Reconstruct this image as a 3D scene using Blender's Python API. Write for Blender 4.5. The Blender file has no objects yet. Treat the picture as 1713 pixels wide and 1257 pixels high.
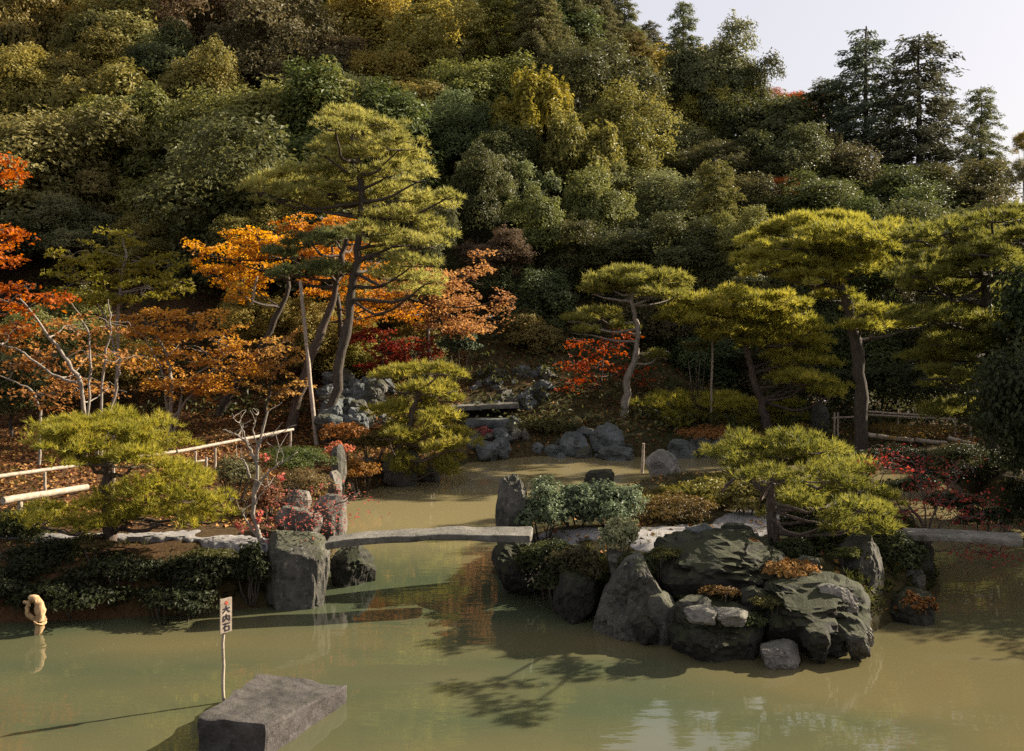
import bpy, bmesh, math, random
import numpy as np
from mathutils import Vector, noise

# ---------------------------------------------------------------- camera model
F, H, CX, HY = 1650.0, 4.0, 856.5, 520.0      # focal length in photo pixels, eye height, principal point


def at(px, py, D):
    return np.array([(px - CX) * D / F, D, H + (HY - py) * D / F])


def onw(px, py, z=0.0):
    return at(px, py, (H - z) * F / (py - HY))


sc = bpy.context.scene
COL = sc.collection
RNG = np.random.default_rng(11)
random.seed(5)

# ---------------------------------------------------------------- mesh helpers


class MB:
    def __init__(s):
        s.v, s.f, s.r, s.s, s.n = [], [], [], [], 0

    def add(s, v, f, r=None, smooth=False):
        v = np.asarray(v, dtype=np.float32).reshape(-1, 3)
        f = np.asarray(f, dtype=np.int32)
        s.v.append(v)
        s.f.append(f + s.n)
        m = len(f)
        if r is None:
            r = np.full(m, 0.5, np.float32)
        s.r.append(np.broadcast_to(np.asarray(r, np.float32), (m,)))
        s.s.append(np.full(m, smooth, bool))
        s.n += len(v)
        return s

    def mesh(s, name):
        me = bpy.data.meshes.new(name)
        if not s.v:
            return me
        v = np.concatenate(s.v)
        loops = np.concatenate([f.ravel() for f in s.f]).astype(np.int32)
        tot = np.concatenate([np.full(len(f), f.shape[1], np.int32) for f in s.f])
        start = np.concatenate([[0], np.cumsum(tot)[:-1]]).astype(np.int32)
        me.vertices.add(len(v))
        me.vertices.foreach_set("co", v.ravel())
        me.loops.add(len(loops))
        me.loops.foreach_set("vertex_index", loops)
        me.polygons.add(len(tot))
        me.polygons.foreach_set("loop_start", start)
        me.polygons.foreach_set("use_smooth", np.concatenate(s.s))
        a = me.attributes.new("rnd", 'FLOAT', 'FACE')
        a.data.foreach_set("value", np.concatenate(s.r).astype(np.float32))
        me.update(calc_edges=True)
        return me


def link(name, me, mat, parent=None, loc=(0, 0, 0), color=None, scale=None, rot=None):
    o = bpy.data.objects.new(name, me)
    COL.objects.link(o)
    if parent is not None:
        o.parent = parent
    o.location = loc
    if color is not None:
        o.color = (*color, 1)
    if scale is not None:
        o.scale = scale
    if rot is not None:
        o.rotation_euler = rot
    if mat is not None and len(me.materials) == 0:
        me.materials.append(mat)
    return o


def tag(o, label, cat, group=None):
    o['label'] = label
    o['category'] = cat
    if group:
        o['group'] = group
    return o


def thing(name, label, cat, loc, group=None, rz=0.0):
    o = bpy.data.objects.new(name, None)
    COL.objects.link(o)
    o.location = [float(c) for c in loc]
    o.rotation_euler = (0, 0, rz)
    o.empty_display_size = 0.2
    return tag(o, label, cat, group)


def part(name, mb, mat, root, color=None):
    """a child mesh built in world coordinates, stored relative to its root"""
    off = np.array(root.location, np.float32)
    for v in mb.v:
        v -= off
    return link(name, mb.mesh(name), mat, root, color=color)


def solo(name, mb, mat, label, cat, group=None, color=None):
    """a thing that is one mesh, its origin at its base"""
    v = np.concatenate(mb.v)
    off = np.array([(v[:, 0].min() + v[:, 0].max()) / 2, (v[:, 1].min() + v[:, 1].max()) / 2, v[:, 2].min()], np.float32)
    for a in mb.v:
        a -= off
    o = link(name, mb.mesh(name), mat, None, loc=[float(c) for c in off], color=color)
    return tag(o, label, cat, group)


def norm(a):
    return a / np.maximum(np.linalg.norm(a, axis=-1, keepdims=True), 1e-9)


def rdir(n, rng):
    return norm(rng.normal(size=(n, 3)))


def smooth_path(pts, n):
    P = np.asarray(pts, float)
    if len(P) == 2:
        t = np.linspace(0, 1, n)[:, None]
        return P[0] * (1 - t) + P[1] * t
    Q = np.vstack([2 * P[0] - P[1], P, 2 * P[-1] - P[-2]])
    out = []
    seg = len(P) - 1
    for u in np.linspace(0, seg - 1e-6, n):
        i = int(u)
        t = u - i
        a, b, c, d = Q[i], Q[i + 1], Q[i + 2], Q[i + 3]
        out.append(0.5 * ((2 * b) + (-a + c) * t + (2 * a - 5 * b + 4 * c - d) * t * t + (-a + 3 * b - 3 * c + d) * t ** 3))
    return np.array(out)


def tube(mb, pts, r0, r1, n=10, sides=7, wob=0.0, rng=RNG, rnd=0.5, smooth=True, straight=False):
    P = smooth_path(pts, n) if len(pts) != n else np.asarray(pts, float)
    if wob:
        w = rng.normal(size=P.shape) * wob
        w[0] = 0
        P = P + w
    T = norm(np.gradient(P, axis=0))
    up = np.array([0.31, 0.22, 0.92])
    if abs(np.dot(T.mean(0) / max(np.linalg.norm(T.mean(0)), 1e-9), up)) > 0.9:
        up = np.array([0.9, 0.3, 0.1])
    A = norm(np.cross(T, up))
    B = np.cross(T, A)
    R = np.linspace(r0, r1, n)
    if not straight:
        R = R * (1 + 0.10 * rng.normal(size=n))
    ang = np.arange(sides) * 2 * math.pi / sides
    ring = P[:, None, :] + R[:, None, None] * (A[:, None, :] * np.cos(ang)[None, :, None] + B[:, None, :] * np.sin(ang)[None, :, None])
    V = ring.reshape(-1, 3)
    i = np.arange(n - 1)[:, None] * sides
    j = np.arange(sides)[None, :]
    k = (j + 1) % sides
    quads = np.stack([i + j, i + k, i + sides + k, i + sides + j], -1).reshape(-1, 4)
    mb.add(V, quads, rnd, smooth)
    # end caps
    for e, rev in ((0, True), (n - 1, False)):
        idx = np.arange(sides)
        cv = np.vstack([ring[e], P[e][None]])
        tri = np.stack([idx, (idx + 1) % sides, np.full(sides, sides)], -1)
        if rev:
            tri = tri[:, ::-1]
        mb.add(cv, tri, rnd, False)
    return P


def box(mb, lo, hi, rnd=0.5):
    x0, y0, z0 = lo
    x1, y1, z1 = hi
    v = [(x0, y0, z0), (x1, y0, z0), (x1, y1, z0), (x0, y1, z0), (x0, y0, z1), (x1, y0, z1), (x1, y1, z1), (x0, y1, z1)]
    f = [(3, 2, 1, 0), (4, 5, 6, 7), (0, 1, 5, 4), (1, 2, 6, 5), (2, 3, 7, 6), (3, 0, 4, 7)]
    mb.add(v, f, rnd)


# ---------------------------------------------------------------- foliage primitives

def leaves(mb, P, N, size, rng, aspect=0.55, rnd=None, axis=None):
    """diamond leaves at P facing N"""
    n = len(P)
    if n == 0:
        return
    N = norm(N)
    a = rdir(n, rng) if axis is None else axis
    T = norm(a - N * (a * N).sum(1, keepdims=True))
    B = np.cross(N, T)
    s = np.broadcast_to(np.asarray(size, float).reshape(-1, 1), (n, 1)) * (0.7 + 0.6 * rng.random((n, 1)))
    w = s * aspect
    V = np.stack([P - T * s, P + B * w + N * w * 0.3, P + T * s - N * s * 0.25, P - B * w + N * w * 0.3], 1).reshape(-1, 3)
    Fc = np.arange(n * 4).reshape(n, 4)
    mb.add(V, Fc, rng.random(n) if rnd is None else rnd)


def needles(mb, P, A, length, width, k, rng, spread=0.8, rnd=None):
    """tufts of k needles at P around axis A"""
    n = len(P)
    if n == 0:
        return
    D = norm(np.repeat(norm(A), k, 0) + spread * rng.normal(size=(n * k, 3)) * 0.6)
    Q = np.repeat(P, k, 0)
    L = np.repeat(np.broadcast_to(np.asarray(length, float), (n,)), k)[:, None] * (0.65 + 0.5 * rng.random((n * k, 1)))
    S = norm(np.cross(D, rdir(n * k, rng))) * width * 0.5
    V = np.stack([Q - S, Q + S, Q + D * L], 1).reshape(-1, 3)
    r = rng.random(n) if rnd is None else rnd
    r = np.clip(np.repeat(r, k) + 0.15 * rng.normal(size=n * k), 0, 1)
    mb.add(V, np.arange(n * k * 3).reshape(-1, 3), r)


def needle_pad(mb, c, rx, ry, rz, D, rng, dens=1.0):
    """flat cloud of needle tufts made of small lumps"""
    s = 0.085 * (D / 14.0) ** 0.75
    area = math.pi * rx * ry
    m = max(4, int(area / (0.045 * (D / 14) ** 1.0) * 0.75))
    a = rng.random(m) * 2 * math.pi
    q = np.sqrt(rng.random(m))
    edge = 1 + 0.16 * np.sin(a * 3 + rng.random() * 6) + 0.1 * np.sin(a * 7 + rng.random() * 6)
    lx, ly = np.cos(a) * q * rx * edge, np.sin(a) * q * ry * edge
    lz = rz * np.clip(1 - q ** 2, 0, 1) ** 0.6 * 1.25 - rz * 0.55 + rng.normal(size=m) * rz * 0.2
    LR = (0.13 + 0.09 * rng.random(m)) * (D / 14) ** 0.5
    tn = int(24 * dens)
    d = rdir(m * tn, rng)
    d[:, 2] = np.abs(d[:, 2]) * 1.0 - 0.25
    d = norm(d)
    C = np.repeat(np.stack([lx, ly, lz], -1), tn, 0)
    R = np.repeat(LR, tn)[:, None] * (0.35 + 0.65 * rng.random((m * tn, 1)))
    P = c + C + d * R * np.array([1.1, 1.1, 0.55])
    A = d * np.array([1, 1, 0.6]) + np.array([0, 0, 0.55])
    rn = np.clip(np.repeat(rng.random(m), tn) * 0.6 + 0.4 * rng.random(m * tn), 0, 1)
    needles(mb, P, A, s * 1.3, 0.0135 * (D / 14) ** 0.9, 10, rng, 0.85, rn)


def spray_blob(mb, c, r, size, rng, dens=1.0, layers=None):
    """maple foliage: thin level sprays of small leaves inside an ellipsoid"""
    rx, ry, rz = r
    nl = layers or max(2, int(rz / 0.22))
    for L in range(nl):
        zz = -1 + 2 * (L + 0.5 + 0.5 * (rng.random() - 0.5)) / nl
        k = math.sqrt(max(0.08, 1 - zz * zz))
        ns = max(2, int(7 * k * rx * ry / 0.6))
        for _ in range(ns):
            a = rng.random() * 2 * math.pi
            q = math.sqrt(rng.random())
            cc = c + np.array([math.cos(a) * q * rx * k, math.sin(a) * q * ry * k, zz * rz + rng.normal() * 0.06])
            sr = 0.25 + 0.3 * rng.random()
            n = int(80 * dens * sr * sr / 0.16)
            b = rng.random(n) * 2 * math.pi
            t = np.sqrt(rng.random(n)) * sr
            tilt = rng.normal(size=2) * 0.25
            P = np.stack([np.cos(b) * t, np.sin(b) * t * 0.85, np.zeros(n)], -1)
            P[:, 2] = P[:, 0] * tilt[0] + P[:, 1] * tilt[1] - 0.25 * t * t / sr + rng.normal(size=n) * 0.03
            N = np.array([0, 0, 1.0]) + rng.normal(size=(n, 3)) * 0.55
            base = rng.random()
            leaves(mb, cc + P, N, size, rng, 0.7, np.clip(base * 0.55 + 0.45 * rng.random(n), 0, 1))


def leaf_ball(mb, c, r, nleaf, size, rng, nclump=14, low=-0.45, clump=(0.3, 0.46), shell=0.66, aspect=0.55):
    """broadleaf crown: leafy clumps over an ellipsoid, plus a thin fill inside"""
    r = np.asarray(r, float)
    i = np.arange(nclump) + 0.5
    ph = np.arccos(np.clip(1 - (1 - low) * i / nclump, -1, 1))
    th = math.pi * (1 + 5 ** 0.5) * i + rng.random() * 6
    C = np.stack([np.cos(th) * np.sin(ph), np.sin(th) * np.sin(ph), np.cos(ph)], -1)
    C = C * (shell + 0.2 * rng.normal(size=(nclump, 1)) * 0.8) + rng.normal(size=C.shape) * 0.11
    CR = clump[0] + (clump[1] - clump[0]) * rng.random(nclump)
    wts = CR ** 2 / (CR ** 2).sum()
    for k in range(nclump):
        n = int(nleaf * wts[k])
        d = rdir(n, rng)
        d[:, 2] = np.where(d[:, 2] < -0.5, -d[:, 2], d[:, 2])
        lump = 1 + 0.22 * np.sin(d[:, 0] * 5 + k) * np.sin(d[:, 1] * 5 + 2 * k) + 0.15 * np.sin(d[:, 2] * 8 + k)
        rad = CR[k] * lump * (0.5 + 0.62 * rng.random(n) ** 0.7)
        P = C[k] + d * rad[:, None]
        out = norm(P)
        N = d * 0.8 + out * 0.35 + np.array([0, 0, 0.45]) + rng.normal(size=(n, 3)) * 0.5
        rn = np.clip(0.5 * rng.random() + 0.5 * rng.random(n), 0, 1)
        leaves(mb, c + P * r, N, size, rng, aspect, rn)
        # ragged sprigs reaching out of the clump
        ns, npl = 6, max(8, n // 70)
        d = rdir(ns, rng)
        d[:, 2] = np.abs(d[:, 2]) * 1.2 - 0.2
        q = C[k] + norm(d) * (CR[k] * (0.95 + 0.35 * rng.random((ns, 1))))
        Q = np.repeat(q, npl, 0) + rng.normal(size=(ns * npl, 3)) * np.array([0.05, 0.05, 0.06])
        leaves(mb, c + Q * r, norm(Q) + rng.normal(size=Q.shape) * 0.7 + np.array([0, 0, 0.4]), size, rng, aspect, np.clip(0.35 + 0.6 * rng.random(len(Q)), 0, 1))


def grow(mb, tips, p, d, L, r, depth, rng, spread=0.55, up=0.12, shrink=0.72, kids=(2, 3), sides=5):
    n = 5
    pts = [p]
    dd = d
    for _ in range(n - 1):
        dd = norm(dd + rng.normal(size=3) * 0.16 + np.array([0, 0, up]))
        pts.append(pts[-1] + dd * L / (n - 1))
    tube(mb, pts, r, r * 0.62, n, sides, 0, rng)
    if depth == 0:
        tips.append(pts[-1])
        tips.append(pts[2])
        return
    for q in range(rng.integers(kids[0], kids[1] + 1)):
        nd = norm(dd + rng.normal(size=3) * spread)
        st = pts[-1] if q < 2 else pts[2]
        grow(mb, tips, st, nd, L * shrink * (0.75 + 0.5 * rng.random()), r * 0.6, depth - 1, rng, spread, up, shrink, kids, max(3, sides - 1))


# ---------------------------------------------------------------- materials

def new_mat(name):
    m = bpy.data.materials.new(name)
    m.use_nodes = True
    nt = m.node_tree
    b = nt.nodes["Principled BSDF"]
    return m, nt, b, nt.nodes.new, nt.links.new


def ramp(nt, stops, interp='LINEAR'):
    r = nt.nodes.new('ShaderNodeValToRGB')
    e = r.color_ramp.elements
    r.color_ramp.interpolation = interp
    while len(e) < len(stops):
        e.new(0.5)
    for el, (p, c) in zip(e, stops):
        el.position = p
        el.color = (*c, 1) if len(c) == 3 else c
    return r


def leaf_mat(name, trans=0.3, hvar=0.05, vlo=0.55, vhi=1.5, rough=0.5, spec=0.25, thue=0.488):
    m, nt, b, N, Lk = new_mat(name)
    oi = N('ShaderNodeObjectInfo')
    at_ = N('ShaderNodeAttribute')
    at_.attribute_name = 'rnd'
    at_.attribute_type = 'GEOMETRY'
    mr = N('ShaderNodeMapRange')
    mr.inputs['To Min'].default_value = vlo
    mr.inputs['To Max'].default_value = vhi
    Lk(at_.outputs['Fac'], mr.inputs['Value'])
    mh = N('ShaderNodeMapRange')
    mh.inputs['To Min'].default_value = 0.5 + hvar * 0.6
    mh.inputs['To Max'].default_value = 0.5 - hvar
    Lk(at_.outputs['Fac'], mh.inputs['Value'])
    h = N('ShaderNodeHueSaturation')
    Lk(mh.outputs[0], h.inputs['Hue'])
    Lk(mr.outputs[0], h.inputs['Value'])
    Lk(oi.outputs['Color'], h.inputs['Color'])
    Lk(h.outputs[0], b.inputs['Base Color'])
    b.inputs['Roughness'].default_value = rough
    b.inputs['Specular IOR Level'].default_value = spec
    t = N('ShaderNodeBsdfTranslucent')
    g = N('ShaderNodeHueSaturation')
    g.inputs['Hue'].default_value = thue
    g.inputs['Saturation'].default_value = 1.1
    g.inputs['Value'].default_value = 1.25
    Lk(h.outputs[0], g.inputs['Color'])
    Lk(g.outputs[0], t.inputs['Color'])
    mx = N('ShaderNodeMixShader')
    mx.inputs[0].default_value = trans
    Lk(b.outputs[0], mx.inputs[1])
    Lk(t.outputs[0], mx.inputs[2])
    Lk(mx.outputs[0], nt.nodes['Material Output'].inputs['Surface'])
    return m


def coords(nt, scale=1.0, obj=False):
    tc = nt.nodes.new('ShaderNodeTexCoord')
    g = nt.nodes.new('ShaderNodeNewGeometry')
    return tc.outputs['Object'] if obj else g.outputs['Position']


def noise_tex(nt, vec, scale, detail=6, rough=0.6):
    n = nt.nodes.new('ShaderNodeTexNoise')
    n.inputs['Scale'].default_value = scale
    n.inputs['Detail'].default_value = detail
    n.inputs['Roughness'].default_value = rough
    nt.links.new(vec, n.inputs['Vector'])
    return n.outputs['Fac']


def mixc(nt, fac, a, b):
    m = nt.nodes.new('ShaderNodeMix')
    m.data_type = 'RGBA'
    for s, v in ((0, fac), (6, a), (7, b)):
        if hasattr(v, 'is_output') or hasattr(v, 'links'):
            nt.links.new(v, m.inputs[s])
        else:
            m.inputs[s].default_value = (*v, 1) if isinstance(v, tuple) else v
    return m.outputs[2]


def bump(nt, b, h, strength, dist):
    bp = nt.nodes.new('ShaderNodeBump')
    bp.inputs['Strength'].default_value = strength
    bp.inputs['Distance'].default_value = dist
    nt.links.new(h, bp.inputs['Height'])
    nt.links.new(bp.outputs[0], b.inputs['Normal'])


def rock_mat(name, dark, light, moss=0.5, lichen=0.5):
    m, nt, b, N, Lk = new_mat(name)
    v = coords(nt)
    f1 = noise_tex(nt, v, 2.2, 8, 0.65)
    r1 = ramp(nt, [(0.32, dark), (0.68, light)])
    Lk(f1, r1.inputs[0])
    f2 = noise_tex(nt, v, 16, 8, 0.8)
    r2 = ramp(nt, [(0.56, (0, 0, 0)), (0.66, (1, 1, 1))])
    Lk(f2, r2.inputs[0])
    mul = N('ShaderNodeMath')
    mul.operation = 'MULTIPLY'
    mul.inputs[1].default_value = lichen
    Lk(r2.outputs[0], mul.inputs[0])
    c = mixc(nt, mul.outputs[0], r1.outputs[0], tuple(min(1, x * 2.2 + 0.02) for x in light))
    f3 = noise_tex(nt, v, 9, 6, 0.75)
    r3 = ramp(nt, [(0.36, (1, 1, 1)), (0.5, (0, 0, 0))])
    Lk(f3, r3.inputs[0])
    mul3 = N('ShaderNodeMath')
    mul3.operation = 'MULTIPLY'
    mul3.inputs[1].default_value = 0.6
    Lk(r3.outputs[0], mul3.inputs[0])
    c = mixc(nt, mul3.outputs[0], c, tuple(x * 0.45 for x in dark))
    # moss settles on upward faces, in patches
    g = N('ShaderNodeNewGeometry')
    sx = N('ShaderNodeSeparateXYZ')
    Lk(g.outputs['Normal'], sx.inputs[0])
    f4 = noise_tex(nt, v, 3.1, 5, 0.6)
    ad = N('ShaderNodeMath')
    ad.operation = 'MULTIPLY_ADD'
    ad.inputs[1].default_value = 0.45
    Lk(sx.outputs['Z'], ad.inputs[0])
    Lk(f4, ad.inputs[2])
    r4 = ramp(nt, [(0.72, (0, 0, 0)), (0.88, (1, 1, 1))])
    Lk(ad.outputs[0], r4.inputs[0])
    mul4 = N('ShaderNodeMath')
    mul4.operation = 'MULTIPLY'
    mul4.inputs[1].default_value = moss
    Lk(r4.outputs[0], mul4.inputs[0])
    c = mixc(nt, mul4.outputs[0], c, (0.035, 0.04, 0.012))
    Lk(c, b.inputs['Base Color'])
    b.inputs['Roughness'].default_value = 0.85
    b.inputs['Specular IOR Level'].default_value = 0.25
    f5 = noise_tex(nt, v, 14, 8, 0.75)
    bump(nt, b, f5, 0.9, 0.03)
    return m


def plain_mat(name, a, bcol, scale=8, rough=0.8, bumps=0.4, stretch=None):
    m, nt, b, N, Lk = new_mat(name)
    v = coords(nt, obj=True)
    if stretch:
        mp = N('ShaderNodeMapping')
        mp.inputs['Scale'].default_value = stretch
        Lk(v, mp.inputs['Vector'])
        v = mp.outputs[0]
    f = noise_tex(nt, v, scale, 7, 0.7)
    r = ramp(nt, [(0.35, a), (0.65, bcol)])
    Lk(f, r.inputs[0])
    Lk(r.outputs[0], b.inputs['Base Color'])
    b.inputs['Roughness'].default_value = rough
    b.inputs['Specular IOR Level'].default_value = 0.25
    bump(nt, b, f, bumps, 0.02)
    return m


M = {}
M['leaf'] = leaf_mat('broad_leaves', 0.34, 0.014, 0.5, 1.55, 0.5, 0.15)
M['conifer'] = leaf_mat('conifer_sprays', 0.25, 0.014, 0.55, 1.4, 0.6, 0.1)
M['needle'] = leaf_mat('pine_needles', 0.46, 0.015, 0.6, 1.4, 0.55, 0.12)
M['maple'] = leaf_mat('maple_leaves', 0.42, -0.016, 0.55, 1.4, 0.6, 0.1, 0.503)
M['litter'] = leaf_mat('dead_leaves', 0.05, -0.03, 0.35, 1.5, 0.8, 0.1)
M['bark'] = plain_mat('dark_bark', (0.028, 0.022, 0.017), (0.085, 0.068, 0.052), 9, 0.9, 0.9, (3, 3, 0.7))
M['redbark'] = plain_mat('pine_bark', (0.035, 0.026, 0.02), (0.115, 0.085, 0.066), 9, 0.9, 0.9, (3, 3, 0.7))
M['palebark'] = plain_mat('pale_bark', (0.10, 0.082, 0.065), (0.28, 0.24, 0.195), 10, 0.8, 0.5, (3, 3, 0.7))
M['bamboo'] = plain_mat('weathered_bamboo', (0.17, 0.135, 0.10), (0.36, 0.295, 0.23), 12, 0.6, 0.2)
M['plank'] = plain_mat('bleached_log', (0.20, 0.165, 0.12), (0.38, 0.32, 0.25), 12, 0.7, 0.4)
M['stump'] = plain_mat('weathered_stump', (0.16, 0.09, 0.04), (0.50, 0.34, 0.18), 9, 0.8, 0.6, (2, 2, 0.8))
M['rock'] = rock_mat('garden_rock', (0.028, 0.027, 0.023), (0.105, 0.096, 0.078), 0.6, 0.85)
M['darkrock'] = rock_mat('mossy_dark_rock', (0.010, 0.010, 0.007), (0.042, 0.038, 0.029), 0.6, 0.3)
M['palerock'] = rock_mat('pale_rock', (0.10, 0.092, 0.08), (0.29, 0.265, 0.23), 0.35, 0.4)
M['bluerock'] = rock_mat('bluish_rock', (0.04, 0.045, 0.045), (0.15, 0.16, 0.16), 0.3, 0.6)
M['slabstone'] = rock_mat('bridge_stone', (0.085, 0.078, 0.068), (0.20, 0.185, 0.16), 0.15, 0.35)
M['midrock'] = rock_mat('tan_grey_rock', (0.07, 0.06, 0.052), (0.19, 0.165, 0.14), 0.35, 0.4)
M['slabrock'] = rock_mat('purple_grey_stone', (0.026, 0.022, 0.021), (0.085, 0.074, 0.07), 0.15, 0.4)

# ---------------------------------------------------------------- terrain
POND = [(-14, 13.6), (-9, 12.9)] + [tuple(onw(*p)[:2]) for p in [
    (0, 1042), (150, 1036), (300, 1028), (440, 1016), (520, 1000), (560, 945), (562, 880), (572, 835), (640, 814), (715, 802), (785, 774), (900, 763),
    (1060, 765), (1150, 761), (1300, 756), (1500, 770), (1640, 830), (1740, 880), (1900, 950), (2100, 1000)]] + [(14, 11.5), (16, 8), (13, 3.5), (-13, 3.5), (-17, 9)]
ISLE = [tuple(onw(*p)[:2]) for p in [
    (822, 960), (880, 978), (950, 1015), (1050, 1046), (1180, 1064), (1300, 1072), (1450, 1062), (1490, 1040), (1555, 1022), (1572, 985),
    (1560, 930), (1500, 892), (1400, 866), (1280, 836), (1180, 826), (1080, 838), (1000, 864), (910, 898), (850, 930)]]


def sdist(X, Y, poly):
    P = np.asarray(poly, float)
    A, B = P, np.roll(P, -1, 0)
    d = np.full(X.shape, 1e9)
    ins = np.zeros(X.shape, bool)
    for (ax, ay), (bx, by) in zip(A, B):
        ex, ey = bx - ax, by - ay
        t = np.clip(((X - ax) * ex + (Y - ay) * ey) / (ex * ex + ey * ey), 0, 1)
        d = np.minimum(d, np.hypot(X - ax - t * ex, Y - ay - t * ey))
        c = ((ay > Y) != (by > Y)) & (X < (bx - ax) * (Y - ay) / (by - ay + 1e-12) + ax)
        ins ^= c
    return np.where(ins, d, -d)


def sstep(a, b, x):
    t = np.clip((x - a) / (b - a), 0, 1)
    return t * t * (3 - 2 * t)


def ground_z(X, Y):
    X, Y = np.broadcast_arrays(np.asarray(X, float), np.asarray(Y, float))
    d = np.maximum(-sdist(X, Y, POND), sdist(X, Y, ISLE))
    wob = 0.12 * np.sin(X * 1.7 + Y * 0.6) * np.sin(Y * 1.3 - X * 0.4) + 0.05 * np.sin(X * 4.1 + 1) * np.sin(Y * 3.7)
    A = 0.72 - 0.32 * sstep(18.5, 25, Y)
    land = A * (1 - np.exp(-np.maximum(d + 0.15 * wob, 0) / 0.28)) + np.minimum(np.maximum(d, 0), 10) * 0.022 + wob * 0.35 * np.clip(d, 0, 1)
    z = np.where(d > 0, land, np.maximum(-1.3, d * 1.4))
    t = np.maximum(Y - 24, 0)
    hill = np.where(t < 12, 0.0225 * t * t, 3.24 + 0.55 * (t - 12))
    hill = np.minimum(hill, 42 + 0.1 * hill)
    q = X / np.maximum(Y, 1)
    fac = (1 - sstep(0.02, 0.34, q)) * sstep(0, 1, np.clip(d, 0, 4) / 4)
    big = 0.5 * np.sin(X * 0.31 + 1) * np.sin(Y * 0.27) * np.clip((Y - 30) / 15, 0, 1)
    return z + hill * fac + big


def gz(x, y):
    return float(ground_z(np.array([x]), np.array([y]))[0])


def axis_pts(pairs):
    out = []
    for a, b, s in pairs:
        out += list(np.arange(a, b, s))
    return np.array(out + [pairs[-1][1]])


def sheet(name, xs, ys, mat):
    X, Y = np.meshgrid(xs, ys)
    Z = ground_z(X, Y)
    mb = MB()
    nx, ny = len(xs), len(ys)
    i = (np.arange(ny - 1)[:, None] * nx + np.arange(nx - 1)[None]).ravel()
    mb.add(np.stack([X, Y, Z], -1), np.stack([i, i + 1, i + nx + 1, i + nx], -1), smooth=True)
    o = link(name, mb.mesh(name), mat)
    o['kind'] = 'structure'
    return o


def ground_material(name):
    m, nt, b, N, Lk = new_mat(name)
    v = coords(nt)
    f1 = noise_tex(nt, v, 0.35, 6, 0.6)
    r1 = ramp(nt, [(0.4, (0.028, 0.032, 0.012)), (0.6, (0.050, 0.038, 0.018))])
    Lk(f1, r1.inputs[0])
    f2 = noise_tex(nt, v, 6, 8, 0.75)
    r2 = ramp(nt, [(0.35, (0.4, 0.4, 0.4)), (0.65, (1.5, 1.35, 1.2))])
    Lk(f2, r2.inputs[0])
    mm = N('ShaderNodeMix')
    mm.data_type = 'RGBA'
    mm.blend_type = 'MULTIPLY'
    mm.inputs[0].default_value = 1
    Lk(r1.outputs[0], mm.inputs[6])
    Lk(r2.outputs[0], mm.inputs[7])
    # russet litter towards the maples on the left
    sx = N('ShaderNodeSeparateXYZ')
    Lk(v, sx.inputs[0])
    mr = N('ShaderNodeMapRange')
    mr.inputs['From Min'].default_value = -2.5
    mr.inputs['From Max'].default_value = -5.5
    Lk(sx.outputs['X'], mr.inputs['Value'])
    f3 = noise_tex(nt, v, 18, 5, 0.7)
    r3 = ramp(nt, [(0.3, (0.04, 0.022, 0.012)), (0.7, (0.13, 0.062, 0.028))])
    Lk(f3, r3.inputs[0])
    ml = N('ShaderNodeMath')
    ml.operation = 'MULTIPLY'
    ml.inputs[1].default_value = 0.75
    Lk(mr.outputs[0], ml.inputs[0])
    c = mixc(nt, ml.outputs[0], mm.outputs[2], r3.outputs[0])
    Lk(c, b.inputs['Base Color'])
    b.inputs['Roughness'].default_value = 0.95
    b.inputs['Specular IOR Level'].default_value = 0.1
    bump(nt, b, f2, 0.8, 0.06)
    return m


M['ground'] = ground_material('mossy_ground')
sheet('ground', axis_pts([(-90, -24, 6), (-24, -12, 0.5), (-12, 12, 0.17), (12, 24, 0.5), (24, 100, 6)]),
      axis_pts([(-30, 3, 3), (3, 10, 0.5), (10, 31, 0.17), (31, 36, 0.5), (36, 36.001, 1)]), M['ground'])
sheet('hillside', axis_pts([(-160, -40, 5), (-40, 40, 1.0), (40, 180, 5)]), axis_pts([(36, 80, 1.0), (80, 260, 5)]), M['ground'])

# pond water
m, nt, b, N, Lk = new_mat('murky_pond_water')
v = coords(nt)
mpw = N('ShaderNodeMapping')
mpw.inputs['Scale'].default_value = (0.7, 1.5, 1.0)
mpw.inputs['Rotation'].default_value = (0, 0, 0.25)
Lk(v, mpw.inputs['Vector'])
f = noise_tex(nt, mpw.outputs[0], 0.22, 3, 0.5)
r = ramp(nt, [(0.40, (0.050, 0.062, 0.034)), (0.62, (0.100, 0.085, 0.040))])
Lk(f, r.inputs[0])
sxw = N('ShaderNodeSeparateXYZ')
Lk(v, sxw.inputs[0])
gx = N('ShaderNodeMath')  # shade of the left water put into its colour, greener and darker
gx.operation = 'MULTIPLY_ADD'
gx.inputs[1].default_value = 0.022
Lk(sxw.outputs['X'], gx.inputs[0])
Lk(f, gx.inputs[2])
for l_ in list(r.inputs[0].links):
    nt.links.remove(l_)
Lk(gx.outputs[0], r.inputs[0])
# sunlit brightness of the back inlet painted into the water colour
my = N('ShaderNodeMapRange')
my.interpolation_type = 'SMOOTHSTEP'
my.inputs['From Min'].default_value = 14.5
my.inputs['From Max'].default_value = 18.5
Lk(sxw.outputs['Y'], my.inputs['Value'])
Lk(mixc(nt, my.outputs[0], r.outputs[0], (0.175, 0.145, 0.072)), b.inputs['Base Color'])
b.inputs['Roughness'].default_value = 0.035
b.inputs['IOR'].default_value = 1.52
b.inputs['Specular IOR Level'].default_value = 0.5
mp = N('ShaderNodeMapping')
mp.inputs['Scale'].default_value = (1.0, 2.6, 1.0)
Lk(v, mp.inputs['Vector'])
fa = noise_tex(nt, mp.outputs[0], 2.4, 2, 0.45)
bump(nt, b, fa, 0.045, 0.04)
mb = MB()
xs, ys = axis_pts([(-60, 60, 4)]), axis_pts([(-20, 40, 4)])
X, Y = np.meshgrid(xs, ys)
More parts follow.
